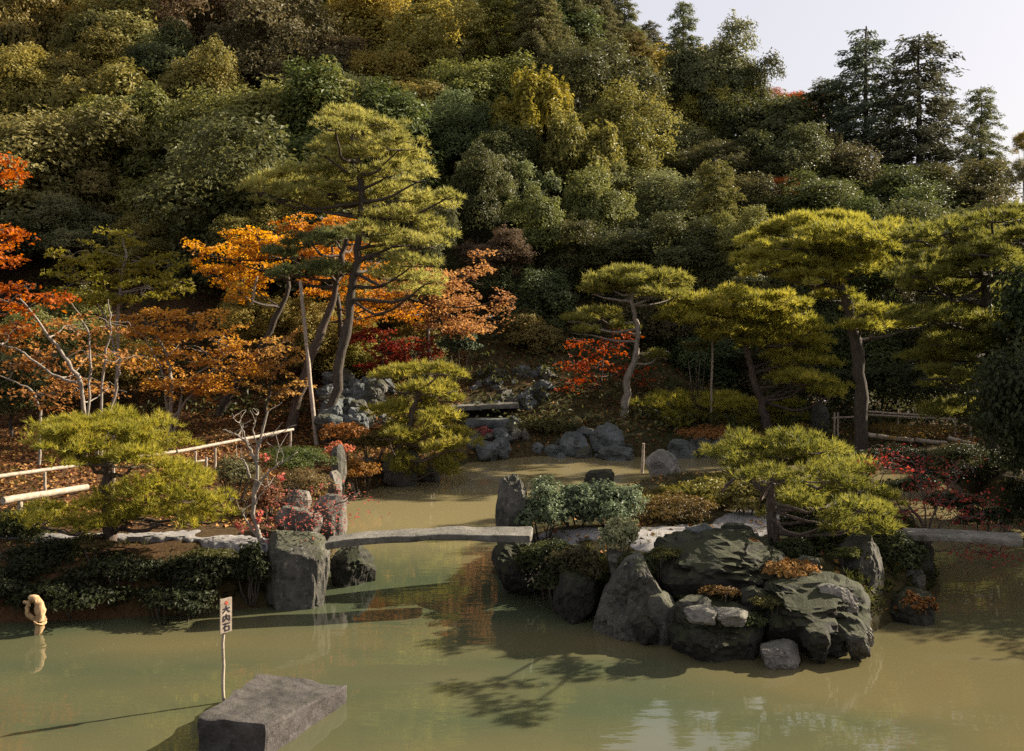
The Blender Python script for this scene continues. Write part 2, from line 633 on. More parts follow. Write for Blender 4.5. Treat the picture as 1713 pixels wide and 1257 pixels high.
i = (np.arange(len(ys) - 1)[:, None] * len(xs) + np.arange(len(xs) - 1)[None]).ravel()
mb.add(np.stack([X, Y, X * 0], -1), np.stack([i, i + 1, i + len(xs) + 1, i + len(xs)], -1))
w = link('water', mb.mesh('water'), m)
w['kind'] = 'structure'

# ---------------------------------------------------------------- rocks and stones

def rock_mesh(seed, cuts=14, boxy=1.0, rough=0.12, sub=5):
    rng = np.random.default_rng(seed)
    bm = bmesh.new()
    bmesh.ops.create_icosphere(bm, subdivisions=sub, radius=1)
    bm.verts.index_update()
    V = np.array([v.co[:] for v in bm.verts])
    Fc = np.array([[v.index for v in f.verts] for f in bm.faces])
    bm.free()
    if boxy != 1.0:
        V = np.sign(V) * np.abs(V) ** boxy
    for _ in range(cuts):
        n = norm(rng.normal(size=3) * np.array([1, 1, 0.8]))
        ext = np.abs(V @ n).max()
        d = ext * (0.60 + 0.3 * rng.random())
        s = V @ n - d
        V = V - np.maximum(s, 0)[:, None] * n * 0.94
    off = Vector(rng.random(3) * 40)
    nv = np.array([noise.fractal(Vector(p) * 1.7 + off, 0.75, 2.1, 5) for p in V])
    rg = np.array([1 - abs(noise.noise(Vector(p) * 2.6 + off)) * 2 for p in V])
    tilt = norm(np.array([0.35 * rng.normal(), 0.35 * rng.normal(), 1.0]))
    s = (V @ tilt) * (3.0 + 2 * rng.random()) + nv * 1.3
    strata = np.abs((s % 1.0) - 0.25) - 0.35
    V = V * (1 + rough * nv + rough * 0.35 * rg + rough * 0.55 * strata)[:, None]
    for _ in range(cuts):
        n = norm(rng.normal(size=3) * np.array([1, 1, 0.9]))
        d = np.abs(V @ n).max() * (0.74 + 0.2 * rng.random())
        s = V @ n - d
        V = V - np.maximum(s, 0)[:, None] * n * 0.96
    fine = np.array([noise.fractal(Vector(p) * 6 + off, 0.8, 2.2, 3) for p in V])
    V = V * (1 + 0.022 * fine)[:, None]
    lo, hi = V.min(0), V.max(0)
    V = (V - (lo + hi) / 2) / ((hi - lo) / 2)
    return V, Fc


def rock(name, label, cat, x0, x1, y0, y1, D, depth, seed, mat, cuts=14, boxy=1.0, rough=0.12, lean=(0, 0), group=None, sub=5, sink=0.25, twist=0.0, taper=0.0, apex=0.0):
    V, Fc = rock_mesh(seed, cuts, boxy, rough, sub)
    if twist:
        c, s = math.cos(twist), math.sin(twist)
        V = V @ np.array([[c, s, 0], [-s, c, 0], [0, 0, 1]])
        V = V / np.abs(V).max(0)
    c0, c1 = at(x0, y1, D), at(x1, y0, D)
    sx, sz = (c1[0] - c0[0]) / 2, (c1[2] - c0[2]) / 2
    V = V * np.array([sx, depth / 2, sz])
    tt = np.clip((V[:, 2] + sz) / (2 * sz), 0, 1)
    V[:, 0] = V[:, 0] * (1 - taper * tt) + apex * sx * taper * tt
    low = V[:, 2] < -0.2 * sz
    V[:, 0] += lean[0] * (V[:, 2] + sz)
    V[:, 1] += lean[1] * (V[:, 2] + sz)
    V[low, 2] -= sink * np.clip((-V[low, 2] - 0.2 * sz) / (0.8 * sz), 0, 1)
    V += np.array([(c0[0] + c1[0]) / 2, D, (c0[2] + c1[2]) / 2])
    mb = MB()
    mb.add(V, Fc, smooth=False)
    o = solo(name, mb, M[mat], label, cat, group)
    return o


def slab(mb, top, bottom, nx=26, ny=10, nz=4, rough=0.02, seed=1, camber=0.0, fs=3.0):
    """stone slab: four top corners and four bottom corners (front-left, front-right, back-right, back-left)"""
    T, Bm = np.asarray(top, float), np.asarray(bottom, float)

    def pt(u, v, w):
        a = T[0] * (1 - u) * (1 - v) + T[1] * u * (1 - v) + T[2] * u * v + T[3] * (1 - u) * v
        c = Bm[0] * (1 - u) * (1 - v) + Bm[1] * u * (1 - v) + Bm[2] * u * v + Bm[3] * (1 - u) * v
        p = a * w + c * (1 - w)
        p[2] += camber * 4 * u * (1 - u)
        q = Vector(p) * fs + Vector((seed * 7.1, seed * 3.3, 0))
        e = 1.0 if 0 < min(u, v, w, 1 - u, 1 - v, 1 - w) else 1.0
        dv = np.array(noise.noise_vector(q)) * rough + np.array(noise.noise_vector(q * 0.35)) * rough * 2.2
        k = sum(1 for t in (u, v, w) if t < 1e-6 or t > 1 - 1e-6)
        cen = T.mean(0) * 0.5 + Bm.mean(0) * 0.5
        if k >= 2:
            dv = dv + norm(cen - p) * rough * (0.8 if k == 2 else 1.5)
        return p + dv * e

    def face(fn, a, b_):
        V = np.array([fn(i / a, j / b_) for j in range(b_ + 1) for i in range(a + 1)])
        i = (np.arange(b_)[:, None] * (a + 1) + np.arange(a)[None]).ravel()
        mb.add(V, np.stack([i, i + 1, i + a + 2, i + a + 1], -1), smooth=False)
    face(lambda u, v: pt(u, v, 1), nx, ny)
    face(lambda u, v: pt(u, 1 - v, 0), nx, ny)
    face(lambda u, w: pt(u, 0, w), nx, nz)
    face(lambda u, w: pt(1 - u, 1, w), nx, nz)
    face(lambda u, w: pt(1, u, w), ny, nz)
    face(lambda u, w: pt(0, 1 - u, w), ny, nz)


# big rocks of the island and left bank
rock('boulder', 'large grey lichen-speckled block of stone under the left end of the stone bridge', 'boulder', 448, 556, 886, 1012, 13.7, 1.1, 3, 'rock', 16, 0.55, 0.08, sink=0.3)
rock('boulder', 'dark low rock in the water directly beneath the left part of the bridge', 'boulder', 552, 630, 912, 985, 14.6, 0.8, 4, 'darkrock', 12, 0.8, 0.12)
rock('boulder', 'tall upright standing stone at the right end of the stone bridge', 'boulder', 825, 888, 794, 960, 14.6, 0.55, 8, 'rock', 18, 0.72, 0.16, lean=(0.0, 0.05), sink=0.4, taper=0.2, apex=-0.1)
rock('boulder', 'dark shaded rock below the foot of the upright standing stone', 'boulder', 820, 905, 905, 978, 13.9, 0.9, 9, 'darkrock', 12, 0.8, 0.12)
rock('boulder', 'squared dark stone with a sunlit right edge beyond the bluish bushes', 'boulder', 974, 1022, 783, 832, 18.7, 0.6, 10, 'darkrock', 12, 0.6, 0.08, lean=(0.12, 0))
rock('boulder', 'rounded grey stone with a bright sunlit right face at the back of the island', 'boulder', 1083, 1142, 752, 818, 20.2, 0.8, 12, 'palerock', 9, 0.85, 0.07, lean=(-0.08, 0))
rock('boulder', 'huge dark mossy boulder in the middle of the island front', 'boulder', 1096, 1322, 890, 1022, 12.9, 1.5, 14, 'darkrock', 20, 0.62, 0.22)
rock('boulder', 'small dark rounded stone on the gravel above the huge mossy boulder', 'boulder', 1206, 1262, 874, 912, 13.7, 0.5, 15, 'darkrock', 8, 0.9, 0.08)
rock('boulder', 'pointed triangular grey rock at the waterline on the island left side', 'boulder', 970, 1136, 926, 1052, 12.4, 1.0, 17, 'rock', 20, 1.0, 0.2, taper=0.75, apex=0.25)
rock('boulder', 'small rounded speckled rock at the foot of the triangular rock', 'boulder', 1080, 1132, 992, 1048, 11.95, 0.4, 18, 'rock', 8, 0.9, 0.08)
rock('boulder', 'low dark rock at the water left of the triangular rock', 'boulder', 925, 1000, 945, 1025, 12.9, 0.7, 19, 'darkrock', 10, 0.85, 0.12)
rock('boulder', 'wide dark ledge rock jutting into the pond with a pale sunlit craggy crest', 'boulder', 1262, 1474, 972, 1090, 11.8, 1.5, 21, 'darkrock', 20, 0.6, 0.24, lean=(0.0, 0.2))
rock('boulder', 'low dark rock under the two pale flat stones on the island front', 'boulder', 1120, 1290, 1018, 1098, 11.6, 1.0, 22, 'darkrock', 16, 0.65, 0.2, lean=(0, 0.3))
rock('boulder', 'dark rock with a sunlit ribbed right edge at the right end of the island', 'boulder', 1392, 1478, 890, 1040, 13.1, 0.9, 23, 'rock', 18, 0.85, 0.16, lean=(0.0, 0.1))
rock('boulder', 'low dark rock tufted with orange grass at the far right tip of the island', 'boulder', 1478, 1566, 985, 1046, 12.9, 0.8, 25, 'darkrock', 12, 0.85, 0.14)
rock('flat_stone', 'pale flat stone, left of the two on the dark low rock at the island front', 'stone', 1144, 1200, 1014, 1038, 11.35, 0.35, 26, 'palerock', 8, 0.7, 0.1, sink=0.02)
rock('flat_stone', 'pale flat stone, right of the two on the dark low rock at the island front', 'stone', 1194, 1254, 1018, 1044, 11.3, 0.35, 27, 'palerock', 8, 0.7, 0.1, sink=0.02)
rock('flat_stone', 'flat reddish-grey stone rising alone from the water before the island', 'stone', 1268, 1338, 1074, 1114, 11.2, 0.45, 28, 'palerock', 8, 0.7, 0.1, sink=0.1)
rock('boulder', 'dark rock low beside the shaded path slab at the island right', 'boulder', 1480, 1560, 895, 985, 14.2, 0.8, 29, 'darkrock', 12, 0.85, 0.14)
for k, (x0, x1, y0, y1, D, lb, mt) in enumerate([
        (1016, 1062, 922, 962, 12.8, 'small jagged stone above the left slope of the triangular rock', 'rock'),
        (1128, 1190, 996, 1034, 11.9, 'jagged stone wedged between the triangular rock and the huge boulder', 'rock'),
        (1236, 1292, 978, 1020, 12.0, 'small craggy stone under the right edge of the huge mossy boulder', 'darkrock'),
        (1150, 1206, 1050, 1088, 11.3, 'small wet stone at the waterline below the pale flat stones', 'darkrock'),
        (1056, 1104, 1030, 1058, 11.9, 'low wet stone at the waterline right of the triangular rock', 'darkrock'),
        (1340, 1390, 1046, 1092, 11.2, 'dark wet stone at the waterline under the wide ledge', 'darkrock'),
        (1410, 1452, 1054, 1086, 11.3, 'brownish wet stone at the waterline near the ledge tip', 'rock'),
        (1318, 1372, 930, 972, 12.6, 'craggy grey stone behind the orange-tinged small plant', 'rock'),
        (1148, 1200, 876, 912, 13.4, 'bluish-grey flat-topped stone on the left shoulder of the huge boulder', 'bluerock'),
        (940, 985, 912, 950, 13.3, 'dark little stone among the dark bushes of the island bank', 'darkrock'),
        (1500, 1545, 950, 990, 13.4, 'craggy dark stone under the red twigs at the right island end', 'rock')]):
    rock('garden_stone', lb, 'stone', x0, x1, y0, y1, D, 0.4, 140 + k, mt, 16, 0.8, 0.2, sub=4, sink=0.15)
# sunlit edge of the ledge, painted as separate pale stones
rock('flat_stone', 'pale ribbed stone standing for the sunlit crest of the wide ledge rock', 'stone', 1372, 1446, 974, 1030, 11.7, 0.3, 31, 'palerock', 14, 0.8, 0.22, lean=(-0.4, 0), sink=0.05)
rock('flat_stone', 'pale knobbed stone standing for the sunlit right tip of the ledge by the water', 'stone', 1428, 1474, 1022, 1078, 11.75, 0.3, 32, 'palerock', 14, 0.8, 0.22, lean=(-0.5, 0), sink=0.05)
# stones of the left bank beside the bridge
for k, (x0, x1, y0, y1, D, lb, mt) in enumerate([
        (548, 574, 788, 842, 18.5, 'small upright pale stone nearest the water on the left bank', 'midrock'),
        (524, 580, 828, 892, 15.6, 'pale rounded stone at the bank edge just above the bridge', 'midrock'),
        (478, 520, 818, 862, 15.8, 'pinkish pale stone among red twigs left of the bridge', 'midrock'),
        (462, 540, 846, 900, 14.6, 'pale broad stone resting behind the big block under the bridge', 'midrock'),
        (640, 706, 752, 806, 22.6, 'grey pointed rock under the leaning pine at the inlet', 'rock'),
        (596, 628, 764, 800, 22.4, 'grey rock left of the pointed rock below the leaning pine', 'rock'),
        (700, 740, 782, 806, 23.2, 'small low rock at the waterline right of the leaning pine', 'rock'),
        (554, 580, 742, 790, 19.5, 'dark upright stone beside the clipped green shrub', 'rock')]):
    rock('garden_stone', lb, 'stone', x0, x1, y0, y1, D, 0.5, 40 + k, mt, 10, 0.85, 0.12, sub=4)
# far shore stones
for k, (x0, x1, y0, y1, D, lb, mt) in enumerate([
        (986, 1046, 706, 770, 27.2, 'largest rounded grey stone on the far shore', 'bluerock'),
        (935, 985, 722, 766, 27.3, 'pale broken stone left of the largest far shore stone', 'bluerock'),
        (964, 996, 714, 744, 28.2, 'peaked stone just behind the largest far shore stone', 'bluerock'),
        (1000, 1060, 746, 772, 26.6, 'low stone at the water before the largest far shore stone', 'bluerock'),
        (880, 912, 740, 758, 27.5, 'flat little stone at the middle of the far shore', 'bluerock'),
        (906, 944, 744, 764, 27.3, 'low flat stone beside the pale broken far shore stone', 'bluerock'),
        (792, 836, 738, 758, 26.4, 'grey stone at the waterline right of the leaning pine tips', 'bluerock'),
        (830, 862, 706, 752, 27.6, 'square-sided stone under the far stone step', 'rock'),
        (868, 886, 716, 748, 27.8, 'narrow upright stone right of the far stone step', 'rock'),
        (1118, 1166, 734, 764, 27.0, 'grey stone between the sunlit round stone and the low pine', 'bluerock'),
        (1150, 1200, 732, 766, 27.2, 'bluish stone below the low spreading pine', 'bluerock'),
        (1190, 1236, 730, 768, 27.0, 'bluish stone, last of the row below the low spreading pine', 'bluerock'),
        (846, 874, 696, 716, 29.0, 'rounded bluish stone at the end of the far stone step', 'bluerock'),
        (800, 842, 688, 706, 30.0, 'pale flat-topped stone behind the far stone step', 'bluerock'),
        (1360, 1386, 672, 718, 29.0, 'dark standing stone beside the right fence', 'rock')]):
    rock('shore_stone', lb, 'stone', x0, x1, y0, y1, D, 0.7, 60 + k, mt, 11, 0.85, 0.14, sub=4)
# rockery banks: many small stones
rr = np.random.default_rng(3)
LIB = []
for k in range(7):
    V, Fc = rock_mesh(100 + k, 13, 0.8, 0.2, 4)
    for mt in ('bluerock', 'rock'):
        mb = MB()
        mb.add(V, Fc, smooth=False)
        me = mb.mesh('rockery_stone')
        me.materials.append(M[mt])
        LIB.append(me)


def heap(n, x0, x1, y0, y1, D0, D1, s0, s1, label, group, blue=True):
    for k in range(n):
        u, w_ = rr.random(), rr.random()
        D = D0 + (D1 - D0) * (1 - w_)
        p = at(x0 + (x1 - x0) * u, y0 + (y1 - y0) * w_, D)
        z = gz(p[0], p[1])
        s = s0 + (s1 - s0) * rr.random() ** 1.6 * 1.2
        o = link('rockery_stone', LIB[rr.integers(0, len(LIB))], None, None, (p[0], p[1], max(z, min(p[2], z + 1.0)) + s * (0.25 * rr.random() - 0.1)),
                 scale=(s, s * (0.7 + 0.4 * rr.random()), s * (0.6 + 0.5 * rr.random())), rot=(rr.normal() * 0.3, rr.normal() * 0.3, rr.random() * 6))
        tag(o, label, 'stone', group)


heap(60, 540, 650, 640, 715, 25.0, 28.5, 0.14, 0.36, 'small grey stone in the rough stone bank at the foot of the tall pine', 'stones of the bank below the tall pine')
heap(34, 785, 935, 648, 684, 29.5, 32, 0.15, 0.34, 'small bluish stone in the rubble bank behind the far footbridge', 'stones behind the far footbridge')
heap(16, 785, 860, 716, 752, 26.6, 27.8, 0.12, 0.28, 'small stone scattered on the far shore beside the leaning pine', 'stones on the far shore by the leaning pine')
heap(14, 930, 1060, 735, 768, 26.8, 27.8, 0.10, 0.24, 'small stone wedged among the larger stones on the far shore', 'small stones of the far shore')

# flat slab rock in the foreground
mb = MB()
zt = 0.31


def lv(px, py, z):
    return onw(px, py, z)


T = [lv(330, 1199, zt), lv(441, 1213, zt), lv(582, 1146, 0.17), lv(436, 1127, 0.24)]
Bt = [np.array([t[0] * 1.0, t[1], -0.3]) for t in T]
Bt[1] += np.array([0.02, -0.02, 0])
slab(mb, T, Bt, 80, 48, 16, 0.017, 4, 0, 7.0)
solo('boulder', mb, M['slabrock'], 'flat rectangular purple-grey slab rock lying in the near water', 'boulder')

# main stone bridge
mb = MB()
zb = 0.95
T = [lv(540, 908, zb), lv(888, 894, zb), lv(890, 882, zb), lv(548, 895, zb)]
Bt = [t + np.array([0, 0.02, -0.10]) for t in T]
slab(mb, T, Bt, 70, 10, 6, 0.020, 5, 0.05, 2.6)
solo('stone_bridge', mb, M['slabstone'], 'long single-slab stone footbridge crossing the pond channel', 'bridge')
# right slab bridge
mb = MB()
T = [lv(1505, 894, 0.86), lv(1712, 904, 0.86), lv(1706, 892, 0.86), lv(1508, 883, 0.86)]
Bt = [t + np.array([0, 0.02, -0.09]) for t in T]
slab(mb, T, Bt, 34, 6, 4, 0.016, 7, 0.0, 2.0)
solo('stone_bridge', mb, M['palerock'], 'grey stone slab bridge half hidden by red twigs at the right', 'bridge')
# far footbridge and step
mb = MB()
T = [at(752, 681, 28.5), at(868, 675, 29.0), at(866, 672, 29.9), at(754, 677, 29.3)]
slab(mb, T, [t + np.array([0, 0, -0.13]) for t in T], 20, 4, 3, 0.012, 9)
solo('stone_bridge', mb, M['slabstone'], 'narrow pale footbridge far away between the leaning pine and the rubble bank', 'bridge')
mb = MB()
T = [at(778, 705, 27.4), at(852, 702, 27.6), at(850, 697, 28.5), at(780, 700, 28.3)]
slab(mb, T, [t + np.array([0, 0, -0.2]) for t in T], 16, 4, 3, 0.02, 11)
solo('stone_step', mb, M['bluerock'], 'flat stone step just below the narrow far footbridge', 'step')

# paths
M['gravel'] = plain_mat('pale_gravel', (0.13, 0.122, 0.115), (0.26, 0.245, 0.235), 30, 0.95, 0.3)


def path_sheet(name, outline_l, outline_r, n=90, m=16, flat=None):
    A, B = smooth_path(outline_l, n), smooth_path(outline_r, n)
    V = []
    for i_ in range(n):
        for j in range(m + 1):
            t = j / m
            wv = 0.07 * math.sin(i_ * 0.9) * math.sin(j * 1.1 + i_ * 0.3)
            p = A[i_] * (1 - t) + B[i_] * t + np.array([0, wv, 0])
            V.append(p)
    V = np.array(V)
    ed = np.abs(np.tile(np.arange(m + 1), n) / m * 2 - 1)
    en = np.abs(np.repeat(np.arange(n), m + 1) / (n - 1) * 2 - 1)
    V[:, 2] = ground_z(V[:, 0], V[:, 1]) + 0.03 - 0.055 * np.maximum(ed ** 4, en ** 12) + np.array([0.014 * noise.noise(Vector(p) * 3) for p in V]) * (0.15 + 0.85 * ed)
    if flat is not None:
        V[:, 2] = flat - 0.22 * ed ** 10 + np.array([0.02 * noise.noise(Vector(p) * 3) for p in V])
    i = (np.arange(n - 1)[:, None] * (m + 1) + np.arange(m)[None]).ravel()
    mb = MB()
    mb.add(V, np.stack([i, i + 1, i + m + 2, i + m + 1], -1), smooth=True)
    o = link(name, mb.mesh(name), M['gravel'])
    o['kind'] = 'structure'


def gp(px, py, z=0.72):
    q = onw(px, py, z)
    q[2] = 0
    return q


path_sheet('gravel_path', [gp(872, 900), gp(1000, 904), gp(1080, 926), gp(1170, 930), gp(1290, 900), gp(1400, 900), gp(1515, 897)],
           [gp(875, 880), gp(1000, 884), gp(1100, 884), gp(1190, 876), gp(1240, 856), gp(1330, 864), gp(1515, 880)])
path_sheet('garden_path', [gp(-150, 912), gp(60, 908), gp(200, 906), gp(290, 908), gp(350, 915), gp(410, 922), gp(450, 920)],
           [gp(-150, 902), gp(60, 898), gp(200, 898), gp(290, 893), gp(350, 891), gp(400, 898), gp(450, 908)], flat=0.78)

# ---------------------------------------------------------------- railings, poles, sign, stump

def bar(root, name, mat, a, b_, r, sides=8):
    mb = MB()
    tube(mb, [a, (np.asarray(a) + b_) / 2, b_], r, r * 0.92, 9, sides, 0.004, straight=True)
    return part(name, mb, M[mat], root)


r = thing('wooden_railing', 'low bamboo handrail running along the left bank path from the frame edge', 'railing', at(0, 850, 15) * np.array([1, 1, 1]))
bar(r, 'rail', 'bamboo', at(-60, 806, 14.5), at(160, 774, 16.6), 0.035)
bar(r, 'rail', 'bamboo', at(296, 756, 18.3), at(490, 719, 21.0), 0.035)
bar(r, 'rail', 'bamboo', at(158, 775, 16.6), at(300, 755, 18.4), 0.033)
bar(r, 'rail', 'bamboo', at(280, 781, 18.3), at(352, 769, 19.2), 0.026)
for px, yt, yb, D in [(75, 790, 828, 15.6), (327, 756, 785, 18.6), (360, 742, 786, 19.2), (486, 722, 758, 20.9), (345, 765, 790, 18.2), (190, 774, 825, 16.9)]:
    bar(r, 'post', 'bamboo', at(px, yb + 8, D), at(px, yt, D), 0.025)
r = thing('log_edging', 'thick bleached log beam lying beneath the left handrail', 'log', at(70, 850, 14.8))
bar(r, 'beam', 'plank', at(5, 838, 14.5), at(146, 815, 16.0), 0.055, 10)
bar(r, 'post', 'plank', at(33, 862, 14.8), at(33, 838, 14.8), 0.04)
bar(r, 'post', 'plank', at(77, 850, 15.3), at(77, 828, 15.3), 0.03)

r = thing('bamboo_fence', 'low double-rail bamboo fence behind the big right pine', 'fence', at(1500, 735, 28.2))
bar(r, 'rail', 'bamboo', at(1452, 689, 27.6), at(1592, 698, 27.2), 0.03)
bar(r, 'rail', 'bamboo', at(1452, 694, 27.6), at(1598, 702, 27.2), 0.03)
bar(r, 'rail', 'bamboo', at(1392, 700, 28.4), at(1452, 696, 27.8), 0.03)
for px, yt, yb in [(1396, 690, 730), (1402, 690, 730), (1502, 692, 722), (1598, 696, 730), (1450, 688, 730), (1624, 704, 745)]:
    bar(r, 'post', 'bamboo', at(px, yb, 27.6), at(px, yt, 27.6), 0.028)
for a, b_, lb in [((1452, 728), (1528, 737), 'left'), ((1530, 736), (1584, 742), 'middle'), ((1586, 733), (1630, 744), 'right')]:
    mb = MB()
    tube(mb, [at(*a, 26.6), at((a[0] + b_[0]) / 2, (a[1] + b_[1]) / 2 + 1, 26.5), at(*b_, 26.3)], 0.07, 0.06, 8, 9, 0.004, straight=True)
    solo('edging_log', mb, M['plank'], f'bleached log on the ground below the right fence, {lb} one of three end to end', 'log')

for a, b_, lb in [((530, 716, 25.4), (502, 470, 25.6), 'long slanting wooden prop pole leaning against the tall left pine'),
                  ((720, 612, 29.5), (717, 548, 29.5), 'short upright pole below the pinkish orange maple'),
                  ((421, 510, 28.2), (430, 462, 28.2), 'pale short stick-like pole below the vivid orange maple'),
                  ((1074, 792, 21.8), (1077, 742, 21.8), 'thin bamboo stake standing in the water beside the sunlit round stone'),
                  ((1190, 700, 29.8), (1192, 560, 29.8), 'thin straight prop pole in the shade under the domed pine, right of the topiary stem')]:
    mb = MB()
    A_, B_ = at(*a), at(*b_)
    A_[2] = min(A_[2], gz(A_[0], A_[1]) if A_[2] - gz(A_[0], A_[1]) < 1.2 else A_[2])
    tube(mb, [A_, (A_ + B_) / 2, B_], 0.06 if 'long' in lb else 0.04, 0.045 if 'long' in lb else 0.03, 9, 8, 0.005, straight=True)
    solo('prop_pole', mb, M['bamboo'], lb, 'pole')

# sign standing behind the slab rock
ps = onw(372, 1172, 0.02)
Ds = ps[1]
r = thing('wooden_sign', 'slim white wooden name board on a stake beside the near slab rock', 'sign', (ps[0], Ds, -0.1))
bar(r, 'post', 'plank', at(373, 1190, Ds), at(374.5, 1040, Ds), 0.017, 8)
mb = MB()
b0, b1 = at(365.2, 1058, Ds), at(386.6, 1001, Ds)
box(mb, (b0[0], Ds - 0.034, b0[2]), (b1[0], Ds - 0.018, b1[2]))
bo = part('board', mb, M['bamboo'], r)
M['ink'] = plain_mat('black_ink', (0.012, 0.01, 0.012), (0.03, 0.02, 0.03), 20, 0.7, 0)
M['redink'] = plain_mat('red_ink', (0.30, 0.04, 0.02), (0.4, 0.07, 0.04), 20, 0.7, 0)
mb, mred = MB(), MB()
Wb, Hb = b1[0] - b0[0], b1[2] - b0[2]


def stroke(mb, x0, y0, x1, y1, w=0.055):
    a = np.array([b0[0] + Wb * x0, 0, b1[2] - Hb * y0])
    c = np.array([b0[0] + Wb * x1, 0, b1[2] - Hb * y1])
    d = norm(c - a)
    s = np.array([-d[2], 0, d[0]]) * Wb * w
    q = [a - s, c - s, c + s, a + s]
    lo = [p + np.array([0, Ds - 0.034, 0]) for p in q]
    hi = [p + np.array([0, Ds - 0.037, 0]) for p in q]
    mb.add(lo + hi, [(0, 1, 2, 3), (7, 6, 5, 4), (0, 4, 5, 1), (1, 5, 6, 2), (2, 6, 7, 3), (3, 7, 4, 0)])


stroke(mred, 0.42, 0.10, 0.62, 0.16, 0.12)
for s_ in [(0.2, 0.30, 0.82, 0.29), (0.5, 0.21, 0.48, 0.31), (0.48, 0.31, 0.2, 0.42), (0.5, 0.31, 0.8, 0.42),
           (0.24, 0.52, 0.24, 0.68), (0.24, 0.52, 0.78, 0.52), (0.78, 0.52, 0.78, 0.68), (0.5, 0.46, 0.5, 0.56), (0.5, 0.55, 0.34, 0.65), (0.5, 0.55, 0.68, 0.64),
           (0.2, 0.74, 0.82, 0.74), (0.5, 0.74, 0.24, 0.87), (0.38, 0.82, 0.38, 0.94), (0.38, 0.82, 0.76, 0.82), (0.76, 0.82, 0.76, 0.94), (0.38, 0.94, 0.76, 0.94)]:
    stroke(mb, *s_)
off = np.array(r.location)
for q, mm, nm in ((mb, 'ink', 'lettering'), (mred, 'redink', 'seal_mark')):
    for v in q.v:
        v -= off.astype(np.float32)
    link(nm, q.mesh(nm), M[mm], bo)

r.rotation_euler = (0, 0, math.radians(47))
# weathered stump in the left water
D = 13.0
r = thing('weathered_stump', 'pale broken driftwood stump poking from the dark water at the left edge', 'stump', at(60, 1062, 12.2))
D = 12.2
mb = MB()
tube(mb, [at(62, 1075, D), at(64, 1048, D), at(66, 1036, D)], 0.035, 0.085, 8, 9, 0.008)
tube(mb, [at(68, 1038, D), at(66, 1018, D), at(60, 1003, D), at(53, 1000, D), at(51, 1006, D)], 0.06, 0.03, 12, 8, 0.008)
tube(mb, [at(60, 1036, D), at(49, 1030, D), at(46, 1018, D), at(48, 1009, D), at(39, 1009, D)], 0.035, 0.018, 12, 7, 0.005)
part('trunk', mb, M['stump'], r)

# ---------------------------------------------------------------- pines, maples, saplings near the pond

PINE = (0.22, 0.225, 0.045)
PINE_Y = (0.265, 0.25, 0.042)
PINE_G = (0.1, 0.11, 0.03)


def pts_of(L, D):
    return [at(p[0], p[1], p[2] if len(p) > 2 else D) for p in L]


def limb_to(mb, trunk, c, r, rng, n=8):
    """a limb from the nearest lower trunk point to c"""
    d = np.linalg.norm(trunk - c, axis=1) + np.maximum(trunk[:, 2] - c[2] + 0.15, 0) * 1.5
    i = int(np.argmin(d))
    s = trunk[i]
    mid = (s + c) / 2 + np.array([0, 0, -0.08 * np.linalg.norm(c - s)]) + rng.normal(size=3) * 0.06 * np.linalg.norm(c - s)
    tube(mb, [s, mid, c], r, r * 0.35, n, 6, 0.012, rng)


def pine(label, D, trunk, pads, color=PINE, r0=0.14, r1=0.04, seed=1, group=None, dens=1.0, spread=0.5, vary=True, depth=0.8, extra=(), bark='redbark', grow_=1.05):
    rng = np.random.default_rng(seed)
    tp = pts_of(trunk, D)
    g = gz(tp[0][0], tp[0][1])
    if tp[0][2] > g:
        tp[0] = np.array([tp[0][0], tp[0][1], g - 0.1])
    root = thing('pine_tree', label, 'pine', tp[0], group)
    mb = MB()
    P = tube(mb, tp, r0, r1, 22, 9, 0.015 * D / 14, rng)
    for e in extra:
        tube(mb, pts_of(e[:-1], D), e[-1], e[-1] * 0.6, 12, 7, 0.01, rng)
    for k, p in enumerate(pads):
        px, py, rx, ry = p[:4]
        dd = p[4] if len(p) > 4 else rng.normal() * spread
        DD = D + dd
        c = at(px, py, DD)
        kx, kz = rx * grow_ * DD / F, ry * (0.55 + 0.45 * grow_) * DD / F
        limb_to(mb, P, c - np.array([0, 0, kz * 0.3]), max(0.02, r0 * 0.35), rng)
        for _ in range(4):
            a = rng.random() * 6.28
            e = c + np.array([math.cos(a) * kx * 0.75, math.sin(a) * kx * depth * 0.7, -kz * 0.2])
            tube(mb, [c - np.array([0, 0, kz * 0.4]), (c + e) / 2 - np.array([0, 0, kz * 0.3]), e], max(0.014, r0 * 0.14), 0.006, 5, 4, 0.01, rng)
        q = MB()
        needle_pad(q, c, kx, kx * depth, kz, DD, rng, dens)
        f = 1.0 + (rng.normal() * 0.10 if vary else 0)
        part('needle_pad', q, M['needle'], root, tuple(x * f for x in color))
    part('trunk', mb, M[bark], root)
    return root


# low pine on the left bank
pine('low spreading yellow-green pine with layered pads on the left bank', 14.0, [(185, 915), (183, 860), (177, 800), (186, 760), (205, 735)], [
    (150, 722, 70, 22, 0.3), (215, 712, 62, 20, 0.5), (110, 742, 58, 24, -0.3), (185, 728, 75, 26, 0), (245, 742, 62, 28, 0.2), (150, 768, 78, 24, -0.5), (230, 770, 68, 26, -0.3), (90, 725, 40, 18, 0.2),
    (285, 806, 62, 26, 0.1), (325, 828, 58, 28, -0.2), (240, 830, 58, 26, -0.4), (270, 868, 62, 24, -0.5), (330, 866, 48, 22, -0.4),
    (100, 862, 50, 24, -0.3), (130, 884, 48, 16, -0.6), (190, 840, 46, 22, 0), (215, 868, 40, 20, -0.2), (60, 872, 30, 20, 0), (355, 840, 28, 20, 0)],
    PINE_Y, 0.12, 0.05, 1)
